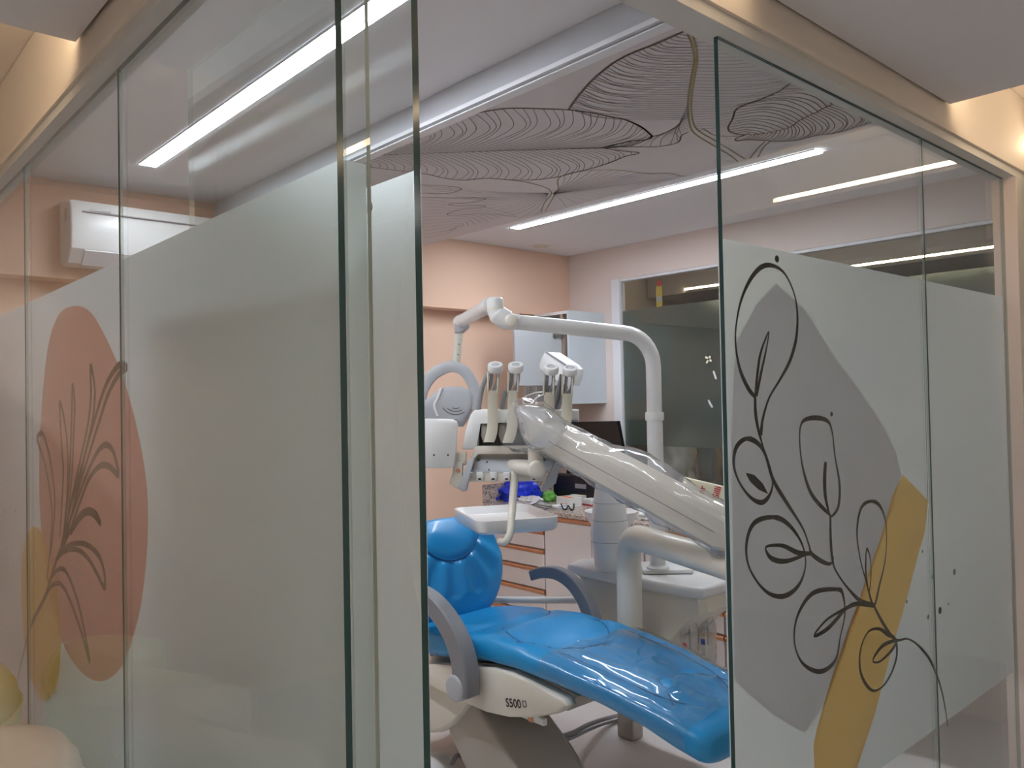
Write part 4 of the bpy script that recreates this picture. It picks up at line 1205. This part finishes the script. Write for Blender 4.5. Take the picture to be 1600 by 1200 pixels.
# bottles hung below the near end
def bottle(px, py, d, label):
    top = atd(px, py, d); sc = d / FPX
    t = thing('water_bottle', label, 'bottle', (top.x, top.y, top.z - 98 * sc), 0, 'bottles hung under the dental unit')
    pf = [(2, -97), (12, -98), (14.5, -94), (13.5, -80), (14.5, -75), (13.3, -69), (14.5, -62), (13.3, -56), (14.5, -49), (14.3, -32), (12.5, -22), (8, -14), (5, -10), (5, 0)]
    bm = B(); lathe(bm, [(r * sc, h * sc) for r, h in pf], top, 24)
    ob('bottle', bm, 'bottle_plastic', t, smooth=50)
    bm = B(); lathe(bm, [(5.4 * sc, -1 * sc), (6.6 * sc, -1 * sc), (6.6 * sc, 9 * sc), (3 * sc, 10 * sc)], top, 18)
    ob('cap', bm, 'plastic_white', t, smooth=50)
    bm = B(); tube(bm, [top + Vector((0, 0, 0.02)), top + Vector((0.004, 0, -60 * sc))], 0.004, 6)
    ob('suction_tube', bm, 'dark_slot', t)
    q = top + RGT0 * (-9 * sc) - FH * (10.6 * sc) + Vector((0, 0, -52 * sc))
    bm = B(); box(bm, -0.009, 0.009, -0.0012, 0.0012, -0.012, 0.012, M=Matrix.Translation(q) @ Matrix.Rotation(-math.radians(70), 4, 'Z'))
    ob('label_patch', bm, 'red_print' if px < 1085 else 'blue_print', t)
bottle(1076, 953, 3.43, 'clear water bottle with red label patch hung under the unit')
bottle(1104, 947, 3.50, 'clear water bottle with blue label patch hung under the unit')

# ================================================================== operating lamp on its pole
lp = thing('operating_lamp', 'white dental operating lamp on a tall bent pole and jointed arm', 'lamp', (2.9, 2.265, zt))
P0 = at(1028, 885, 0, 2.9); PX, PY = 2.9, P0.y
bm = B(); lathe(bm, [(0.05, zt + 0.0265), (0.05, zt + 0.035), (0.038, zt + 0.045)], (PX, PY, 0), 28)
ob('pole_collar', bm, 'plastic_white', lp, smooth=50)
zr = at(1029, 650, 0, 2.9).z
bm = B(); cyl(bm, (PX, PY, zt + 0.036), (PX, PY, zr), 0.0355, 26)
ob('lower_pole', bm, 'plastic_white', lp, smooth=50)
bm = B(); lathe(bm, [(0.033, zr - 0.02), (0.040, zr - 0.02), (0.042, zr - 0.012), (0.042, zr + 0.012), (0.040, zr + 0.018), (0.033, zr + 0.018)], (PX, PY, 0), 28)
ob('ring', bm, 'plastic_white', lp, smooth=50)
ZA = 1.955
E1 = at(806, 503, 2, ZA)
d1 = (E1 - Vector((PX, PY, ZA))); d1.z = 0
dn = d1.normalized()
rb = 0.15
ZP = 1.915
slope = (ZA - ZP) / (d1.length - rb)
path = [Vector((PX, PY, zr)), Vector((PX, PY, ZP - rb))]
for k in range(1, 9):
    a = k / 8 * math.pi / 2
    path.append(Vector((PX, PY, ZP - rb)) + dn * (rb * (1 - math.cos(a))) + Vector((0, 0, rb * math.sin(a))))
path.append(E1)
bm = B(); tube(bm, path, [0.034] * (len(path) - 1) + [0.031], 24)
ob('upper_arm', bm, 'plastic_white', lp, smooth=50)
DE = (E1 - CAM).dot(FWD)
J = [atd(px, py, DE) for px, py in ((812, 503), (798, 502), (786, 497), (777, 490), (774, 484))]
bm = B(); tube(bm, spline(J, 4), [0.034] * 5 + [0.042] * 8 + [0.036] * 4, 20)
j1 = ob('elbow', bm, 'plastic_white', lp, smooth=60)
c = atd(799, 502, DE)
bm = B(); rcyl(bm, c - FH * 0.048, c + FH * 0.045, 0.028, 0.012)
ob('elbow_cap', bm, 'plastic_cream', j1, smooth=50)
c0, c1 = atd(774.5, 487, DE), atd(773.5, 465, DE)
bm = B(); rcyl(bm, c0, c1, 0.034, 0.01)
ob('swivel_head', bm, 'plastic_white', lp, smooth=50)
bm = B(); rcyl(bm, atd(774.2, 479, DE) , atd(774.5, 487.5, DE), 0.0355, 0.002)
ob('swivel_ring', bm, 'plastic_cream', lp, smooth=50)
DL = DE + 0.42
S0, S1 = atd(768, 476, DE + 0.02), atd(718, 503, DL)
bm = B(); tube(bm, [S0, lerp(S0, S1, 0.12), lerp(S0, S1, 0.17), lerp(S0, S1, 0.85), S1], [0.034, 0.036, 0.030, 0.029, 0.032], 22)
ob('spring_arm', bm, 'plastic_white', lp, smooth=45)
bm = B(); prism(bm, [atd(px, py, DL - 0.035) for px, py in ((711, 495), (722, 494), (733, 508), (731, 512), (722, 520), (710, 520), (710, 500))], FH * 0.075, 0.012, 3)
ob('knuckle', bm, 'plastic_grey', lp, smooth=50)
bm = B(); tube(bm, spline([atd(716.5, 519, DL), atd(716, 530, DL), atd(715, 545, DL), atd(712, 568, DL)], 5), [0.022] * 6 + [0.0205] * 10, 18)
dl = ob('drop_link', bm, 'plastic_cream', lp, smooth=50)
for px, py in ((717, 538), (715.5, 554)):
    c = atd(px, py, DL - 0.020)
    bm = B(); prism(bm, disc(c, RGT0, (0, 0, 1), 0.003, 8), FH * -0.002)
    ob('screw', bm, 'dark_slot', dl)
# yoke: flat half hoop
yk = spline([atd(px, py, DL) for px, py in ((655, 640), (660, 610), (674, 588), (693, 576), (710, 573), (728, 582), (740, 603), (744, 625), (742, 640))], 6)
bm = B(); tube(bm, yk, [0.017] * len(yk), prof=[(-2.0, -1.2), (-1.8, -1.5), (1.8, -1.5), (2.0, -1.2), (2.0, 1.2), (1.8, 1.5), (-1.8, 1.5), (-2.0, 1.2)], up=FH)
ob('yoke', bm, 'plastic_grey', lp, smooth=35)
bm = B(); rcyl(bm, atd(735, 636, DL), atd(749, 637, DL), 0.009, 0.003)
ob('yoke_pin', bm, 'steel', lp, smooth=40)
hd = [(640, 640), (668, 622), (686, 606), (700, 603), (720, 603), (734, 608), (738, 616), (738, 632), (732, 648), (722, 662), (712, 662), (690, 655), (650, 656)]
bm = B(); prism(bm, [atd(px, py, DL - 0.05) for px, py in hd], FH * 0.12 + Vector((0, 0, -0.02)), 0.022, 4)
head = ob('lamp_head', bm, 'plastic_grey', lp, smooth=60)
for k, (rr, a0, a1) in enumerate(((23, 55, 150), (18, 58, 135), (13, 62, 115))):
    s = [atd(712 + rr * math.cos(math.radians(a)), 626 + rr * 0.95 * math.sin(math.radians(a)), DL - 0.0525) for a in [a0 + (a1 - a0) * i / 10 for i in range(11)]]
    bm = B(); ribbon(bm, s, 0.0028, -FH)
    ob('vent_slot', bm, 'dark_slot', head)
s = spline([atd(px, py, DL - 0.052) for px, py in ((690, 606), (684, 622), (679, 634), (684, 650))], 6)
bm = B(); tube(bm, s, 0.006, 8)
ob('ridge', bm, 'plastic_white', head, smooth=60)

# ================================================================== instrument delivery unit on its arm
dv = thing('instrument_delivery_unit', 'cream instrument delivery unit with four handpiece holders on plastic-wrapped arm', 'delivery unit', (2.68, 2.245, 0.4))
W0 = at(985, 1000, 0, 2.66)
PXD, PYD = 2.66, W0.y
zb_ = 1.035
R1 = atd(1137, 884, 2.78)
d2 = Vector((R1.x - PXD, R1.y - PYD, 0)).normalized()
zh = at(1000, 838, 0, 2.66).z
pth = [Vector((PXD, PYD, 0.36)), Vector((PXD, PYD, 0.66)), Vector((PXD, PYD, zh - 0.12))]
for k in range(1, 9):
    a = k / 8 * math.pi / 2
    pth.append(Vector((PXD, PYD, zh - 0.10)) + d2 * (0.10 * (1 - math.cos(a))) + Vector((0, 0, 0.10 * math.sin(a))))
R1.z = zh
pth.append(R1 + d2 * 0.05)
pth.append(R1 + d2 * 0.06)
bm = B(); tube(bm, pth, [0.053] * (len(pth) - 1) + [0.047], 26)
ob('support_pipe', bm, 'plastic_cream', dv, smooth=50)
bm = B(); lathe(bm, [(0.0535, 0.648), (0.0545, 0.65), (0.0535, 0.652)], (PXD, PYD, 0), 26)
ob('pipe_joint', bm, 'taupe_plastic', dv)
bm = B(); rcyl(bm, R1 + Vector((0, 0, 0.03)), R1 + Vector((0, 0, 0.062)), 0.056, 0.006)
ob('end_joint', bm, 'taupe_plastic', dv, smooth=50)
bm = B(); rcyl(bm, R1 + Vector((0, 0, 0.056)), R1 + Vector((0, 0, 0.125)), 0.054, 0.01)
ob('swivel', bm, 'plastic_white', dv, smooth=50)
A0, A1 = atd(1150, 838, 2.74), atd(835, 668, 3.35)
RR = [(-1.0, -0.75), (-0.75, -1), (0.75, -1), (1.0, -0.75), (1.0, 0.75), (0.75, 1), (-0.75, 1), (-1.0, 0.75)]
bm = B(); tube(bm, [A0, lerp(A0, A1, 0.04), lerp(A0, A1, 0.5), lerp(A0, A1, 0.94), A1], [0.05, 0.064, 0.064, 0.060, 0.05], prof=RR, up=(0, 0, 1))
sa = ob('spring_arm', bm, 'plastic_cream', dv, smooth=40)
side = (A1 - A0).normalized().cross(Vector((0, 0, 1))).normalized()
if side.dot(CAM - A0) < 0:
    side = -side
bm = B(); tube(bm, [lerp(A0, A1, 0.05) + side * 0.064 , lerp(A0, A1, 0.9) + side * 0.061], 0.0022, 6)
ob('cover_seam', bm, 'arm_grey', sa)
# wrap: crinkled clear sleeve round the arm, open and bunched at the top
ax = (A1 - A0).normalized()
upa = (Vector((0, 0, 1)) - ax * ax.z).normalized()
sda = ax.cross(upa)
rings = []
NR = 60
for i in range(NR + 1):
    f = -0.02 + 1.08 * i / NR
    c = lerp(A0, A1, f)
    ring = []
    for k in range(40):
        a = 2 * math.pi * k / 40
        r = 0.080 + 0.012 * noise.noise(Vector((math.cos(a) * 2.2, math.sin(a) * 2.2, f * 9))) + 0.008 * noise.noise(Vector((math.cos(a) * 6, math.sin(a) * 6, f * 22)))
        ca, sn = math.cos(a), math.sin(a)
        e = 1 / max(abs(ca) ** 3.0 + abs(sn) ** 3.0, 1e-6) ** (1 / 3.0)
        r *= e
        if sn > 0.2:
            r += 0.035 * math.exp(-((f - 0.42) / 0.16) ** 2) * sn
        if f > 0.9:
            r *= 1 + (f - 0.9) * 3.0
        ring.append(c + sda * (ca * r) + upa * (sn * r))
    rings.append(ring)
bm = B(); loft(bm, rings, True, False)
ob('plastic_sleeve', bm, 'plastic_wrap', sa, smooth=80, label='crinkled clear plastic sleeve')
bm = B()
pb = [(805, 636), (830, 632), (862, 640), (885, 665), (880, 690), (862, 700), (846, 702), (828, 702), (815, 680), (808, 655)]
DB = 3.22
rg = []
for s_, dd in ((0.05, -0.10), (0.5, -0.09), (0.85, -0.05), (1.0, 0.0), (0.9, 0.06), (0.5, 0.10), (0.05, 0.11)):
    ring = []
    for q in spline([Vector((x, y_, 0)) for x, y_ in pb], 4, True):
        q2 = Vector((845, 668, 0)) + (q - Vector((845, 668, 0))) * s_
        nz = 0.02 * noise.noise(Vector((q2.x * 0.05, q2.y * 0.05, s_ * 2)))
        ring.append(atd(q2.x, q2.y, DB + dd + nz))
    rg.append(ring)
loft(bm, rg)
ob('plastic_hood', bm, 'plastic_hood', sa, smooth=80, label='bunched clear plastic over the arm top')
DH = 3.42
bm = B(); rcyl(bm, atd(836.5, 698, DH - 0.12), atd(836.5, 725, DH - 0.12), 0.030, 0.004)
ob('neck', bm, 'plastic_cream', dv, smooth=50)
c = atd(838, 733, DH - 0.12)
bm = B(); rcyl(bm, c - FH * 0.05, c + FH * 0.07, 0.038, 0.012)
ob('ball_joint', bm, 'plastic_cream', dv, smooth=50)
bm = B(); tube(bm, [atd(836, 732, DH - 0.09), atd(815, 730, DH - 0.05), atd(800, 728, DH + 0.02)], [0.034, 0.032, 0.028], 18)
ob('joint_arm', bm, 'plastic_cream', dv, smooth=50)

def hp(pts, d, th, bev=0.006, seg=2):
    bm = B(); prism(bm, [atd(px, py, d) for px, py in pts], FH * th, bev, seg); return bm
# upper casing with the recessed slots
bm = B()
prism(bm, [atd(px, py, DH) for px, py in ((735, 648), (742, 641), (756, 640), (905, 640), (905, 659), (748, 659), (748, 697), (741, 700), (733, 703), (722, 702), (728, 672))], FH * 0.20, 0.008, 3)
case = ob('casing', bm, 'plastic_white', dv, smooth=45)
ob('slot_recess', hp([(748, 659), (900, 659), (900, 697), (748, 697)], DH + 0.045, 0.05, 0), 'dark_slot', case)
ob('shelf_bar', hp([(742, 697), (872, 697), (886, 706), (884, 714), (872, 708), (746, 708), (742, 720), (735, 720)], DH, 0.16, 0.004), 'plastic_cream', case, smooth=45)
ob('vent_bar', hp([(744, 708), (878, 708), (876, 716), (744, 716)], DH + 0.03, 0.05, 0.002), 'taupe_plastic', case)
# holder blocks between the slots
for px in (757, 785):
    ob('slot_insert', hp([(px - 5, 663), (px + 3, 661), (px + 6, 690), (px - 2, 692), (px - 6, 680)], DH + 0.012, 0.03, 0.006), 'taupe_plastic', case, smooth=50)
ob('slot_catch', hp([(806, 668), (811, 668), (811, 684), (806, 684)], DH + 0.030, 0.012, 0), 'black_plastic', case)
# four handpiece holders
def holder(px, top, bottom, lean, curl):
    """curved strap with an oval ring on top, a slotted neck and two hoses"""
    h = ob('holder_strap', B_strap(px, top, bottom, lean, curl), 'plastic_tan', dv, smooth=50)
    D = DH - 0.045
    # head ring, tilted oval
    c = atd(px + 4, top + 8, D)
    tl = Matrix.Rotation(math.radians(28), 4, RGT0)
    bm = B(); lathe(bm, [(0.016, -0.014), (0.030, -0.016), (0.032, -0.010), (0.032, 0.010), (0.030, 0.014), (0.018, 0.014), (0.016, 0.008)], c, 24, tl)
    ob('holder_ring', bm, 'plastic_white', h, smooth=50)
    bm = B(); lathe(bm, [(0.002, 0.012), (0.015, 0.013), (0.0155, 0.005), (0.002, 0.004)], c, 18, tl)
    ob('grip_button', bm, 'plastic_grey', h, smooth=50)
    for dx in (-6, 4):
        bm = B(); tube(bm, spline([atd(px + 4 + dx, top + 12, D), atd(px + 3 + dx, top + 30, D + 0.01), atd(px - 2 + dx * 0.8, top + 45, D + 0.02)], 5), 0.0075, 10)
        ob('hose', bm, 'hose_grey', h, smooth=60)
def B_strap(px, top, bottom, lean, curl):
    bm = B()
    D = DH - 0.055
    w = 8.5
    mid = lerp(top, bottom, 0.6)
    for sgn in (-1, 1):      # two prongs beside the hoses
        q = [(px + sgn * 8 - 1.2, top + 14), (px + sgn * 8 + 1.4, top + 14), (px + sgn * 7.5 + 1.6 + lean * 0.3, top + 48), (px + sgn * 7.5 - 1.6 + lean * 0.3, top + 48)]
        prism(bm, [atd(a, b, D) for a, b in q], FH * 0.018, 0.002, 1)
    secs = []
    for i in range(13):
        t_ = i / 12
        yy = lerp(top + 44, bottom, t_)
        xx = px + lean * (0.3 + 0.7 * t_) - curl * max(0, (t_ - 0.6) / 0.4) ** 2
        ww = w * (0.92 + 0.12 * t_) if t_ < 0.97 else w * 0.95
        dd = D + 0.03 * math.sin(t_ * math.pi) * 0.5
        secs.append([atd(xx - ww, yy, dd + 0.004), atd(xx - ww * 0.6, yy, dd), atd(xx + ww * 0.6, yy, dd), atd(xx + ww, yy, dd + 0.004), atd(xx + ww, yy, dd + 0.016), atd(xx - ww, yy, dd + 0.016)])
    loft(bm, secs)
    return bm
holder(770, 566, 691, 0, 6)
holder(802, 566, 692, -2, 7)
holder(857, 569, 672, 2, 3)
holder(887, 571, 664, -2, 2)
for a in ([(762, 584), (754, 605), (749, 632), (748, 645)], [(790, 610), (786, 630), (784, 645)], [(878, 585), (872, 610), (866, 640)], [(884, 610), (874, 632), (868, 650)]):
    bm = B(); tube(bm, spline([atd(px, py, DH + 0.02) for px, py in a], 6), 0.010, 10)
    ob('handpiece_hose', bm, 'hose_grey', dv, smooth=60)
# lower control panel, knob row, side brackets
bm = B(); prism(bm, [atd(743, 715, DH + 0.03), atd(873, 715, DH + 0.03), atd(858, 735, DH - 0.03), atd(736, 735, DH - 0.03)], (0, 0, -0.012), 0.003, 1)
pn = ob('control_panel', bm, 'plastic_grey', dv)
for px, py in ((748, 719), (761, 722), (764, 734), (851, 719)):
    c = atd(px, py, DH - 0.03 + (735 - py) / 20 * 0.06 - 0.004)
    bm = B(); prism(bm, disc(c, RGT0, (0, 0, 1), 0.0035, 8), FH * 0.002)
    ob('panel_dot', bm, 'dark_slot', pn)
ob('knob_rail', hp([(731, 735), (858, 735), (852, 752), (728, 753)], DH - 0.028, 0.05, 0.003), 'plastic_cream', dv, smooth=45)
for px in (749.5, 770.5, 791.5, 834.5):
    k = ob('hose_socket', hp([(px - 5, 738), (px + 5, 738), (px + 6.2, 743), (px + 5, 751), (px - 5, 751), (px - 6, 743)], DH - 0.046, 0.03, 0.005, 3), 'plastic_white', dv, smooth=50)
    c = atd(px, 748.5, DH - 0.0465)
    bm = B(); prism(bm, [c + RGT0 * (0.0075 * math.cos(a * 0.5236)) + Vector((0, 0, 0.004 * math.sin(a * 0.5236))) for a in range(12)], FH * 0.002)
    ob('hole', bm, 'dark_slot', k)
bm = B(); rcyl(bm, atd(738, 737, DH - 0.05), atd(738, 746, DH - 0.05), 0.006, 0.002); rcyl(bm, atd(734, 739, DH - 0.05), atd(742, 739, DH - 0.05), 0.005, 0.002)
ob('valve', bm, 'steel', dv, smooth=40)
ob('side_bracket', hp([(735, 716), (742, 714), (738, 728), (733, 745), (729, 767), (722, 768), (716, 762), (724, 740), (729, 724)], DH - 0.05, 0.10, 0.004), 'plastic_grey', dv, smooth=45)
br = ob('side_bracket', hp([(709, 722), (723, 722), (722, 745), (718, 765), (705, 758), (702, 755), (707, 738)], DH - 0.03, 0.06, 0.004), 'plastic_cream', dv, smooth=45)
c = atd(716, 735, DH - 0.031)
bm = B(); rcyl(bm, c, c - FH * 0.006, 0.009, 0.002)
ob('brass_screw', bm, 'copper', br, smooth=40)
ob('side_bracket', hp([(886, 713), (887, 718), (880, 722), (872, 735), (869, 755), (860, 762), (846, 769), (845, 764), (852, 752), (862, 735), (874, 716)], DH - 0.02, 0.09, 0.004), 'plastic_grey', dv, smooth=45)
ob('plate_hub', hp([(711, 706), (729, 708), (728, 727), (711, 727)], DH - 0.02, 0.05, 0.01, 3), 'plastic_cream', dv, smooth=50)
pl = ob('handle_plate', hp([(650, 662), (656, 655), (668, 654), (706, 655), (713, 658), (715, 664), (713, 700), (710, 728), (705, 731), (690, 732), (655, 731), (648, 725)], DH - 0.06, 0.03, 0.008, 3), 'plastic_white', dv, smooth=50)
for px in (678, 700):
    c = atd(px, 711, DH - 0.0605)
    bm = B(); prism(bm, disc(c, RGT0, (0, 0, 1), 0.004, 8), FH * -0.0008)
    ob('screw', bm, 'dark_slot', pl)
# tray below on its bent pipe
bm = B(); tube(bm, spline([atd(803, 736, DH - 0.02), atd(803, 757, DH - 0.03), atd(801, 785, DH - 0.06), atd(799, 810, DH - 0.10), atd(797, 832, DH - 0.13), atd(790, 846, DH - 0.14), atd(781, 846, DH - 0.11)], 6), [0.0165] * 18 + [0.0155] * 19, 18)
ob('tray_pipe', bm, 'plastic_cream', dv, smooth=50)
ZT = at(745, 838, 0, 2.08).z
c0 = at(748, 838, 2, ZT)
e1 = at(876, 829, 2, ZT) - c0
e2 = at(664, 824, 2, ZT) - c0
e1.z = e2.z = 0
e2 = (e2 - e1.normalized() * e2.dot(e1.normalized())).normalized() * 0.46
ex, ey = e1, e2
o_ = c0
def tq(a, b, dz):
    return o_ + ex * a + ey * b + Vector((0, 0, dz))
def rrect(i, dz, r=0.12):
    pts = []
    for cx_, cy_, a0 in ((1 - i - r, 1 - i - r, 0), (i + r, 1 - i - r, 90), (i + r, i + r, 180), (1 - i - r, i + r, 270)):
        for k in range(5):
            a = math.radians(a0 + 90 * k / 4)
            pts.append(tq(cx_ + r * math.cos(a), cy_ + r * math.sin(a), dz))
    return pts
bm = B(); loft(bm, [rrect(0.03, 0.0), rrect(0.0, 0.012), rrect(-0.01, 0.058), rrect(0.005, 0.060), rrect(0.015, 0.055), rrect(0.06, 0.028), rrect(0.065, 0.026)])
ob('instrument_tray', bm, 'plastic_white', dv, smooth=45)

# ================================================================== waiting chairs in the corridor
def lounge(c, rz, mat, label):
    t = thing('waiting_chair', label, 'chair', c, 0, 'waiting chairs along the glass')
    M = Matrix.Translation(Vector(c)) @ Matrix.Rotation(rz, 4, 'Z')
    def arcsec(ang, r0, r1, z0, z1):
        rm, hw, zm, hz = (r0 + r1) / 2, (r1 - r0) / 2, (z0 + z1) / 2, (z1 - z0) / 2
        out = []
        for k in range(16):
            a = 2 * math.pi * k / 16
            rr = rm + hw * math.copysign(abs(math.cos(a)) ** 0.6, math.cos(a))
            zz = zm + hz * math.copysign(abs(math.sin(a)) ** 0.55, math.sin(a))
            out.append(M @ Vector((rr * math.cos(ang), rr * math.sin(ang), zz)))
        return out
    bm = B(); loft(bm, [arcsec(math.radians(a), 0.15, 0.33, 0.36, 0.865 - 0.10 * (abs(a) / 110) ** 2) for a in range(-110, 111, 10)])
    bk = ob('backrest', bm, mat, t, smooth=60)
    bm = B(); tube(bm, [M @ Vector((0.327 * math.cos(math.radians(a)), 0.327 * math.sin(math.radians(a)), 0.765 - 0.10 * (abs(a) / 110) ** 2)) for a in range(-110, 111, 10)], 0.005, 8)
    ob('piping', bm, mat, bk, smooth=60)
    bm = B(); lathe(bm, [(0.01, 0.34), (0.22, 0.34), (0.26, 0.36), (0.27, 0.41), (0.25, 0.455), (0.18, 0.47), (0.01, 0.475)], c, 32, Matrix.Rotation(rz, 4, 'Z'))
    ob('seat', bm, mat, t, smooth=60)
    for a in (45, 135, 225, 315):
        q = M @ Vector((0.19 * math.cos(math.radians(a)), 0.19 * math.sin(math.radians(a)), 0))
        bm = B(); tube(bm, [q, Vector((q.x, q.y, 0.341))], [0.012, 0.018], 12)
        ob('leg', bm, 'dark_slot', t, smooth=60)
lounge((0.20, 2.15, 0), math.radians(8), 'chair_leather', 'beige leather waiting chair nearest the camera by the glass')
lounge((0.20, 2.86, 0), math.radians(5), 'chair_olive', 'yellowish waiting chair behind the beige one at left edge')
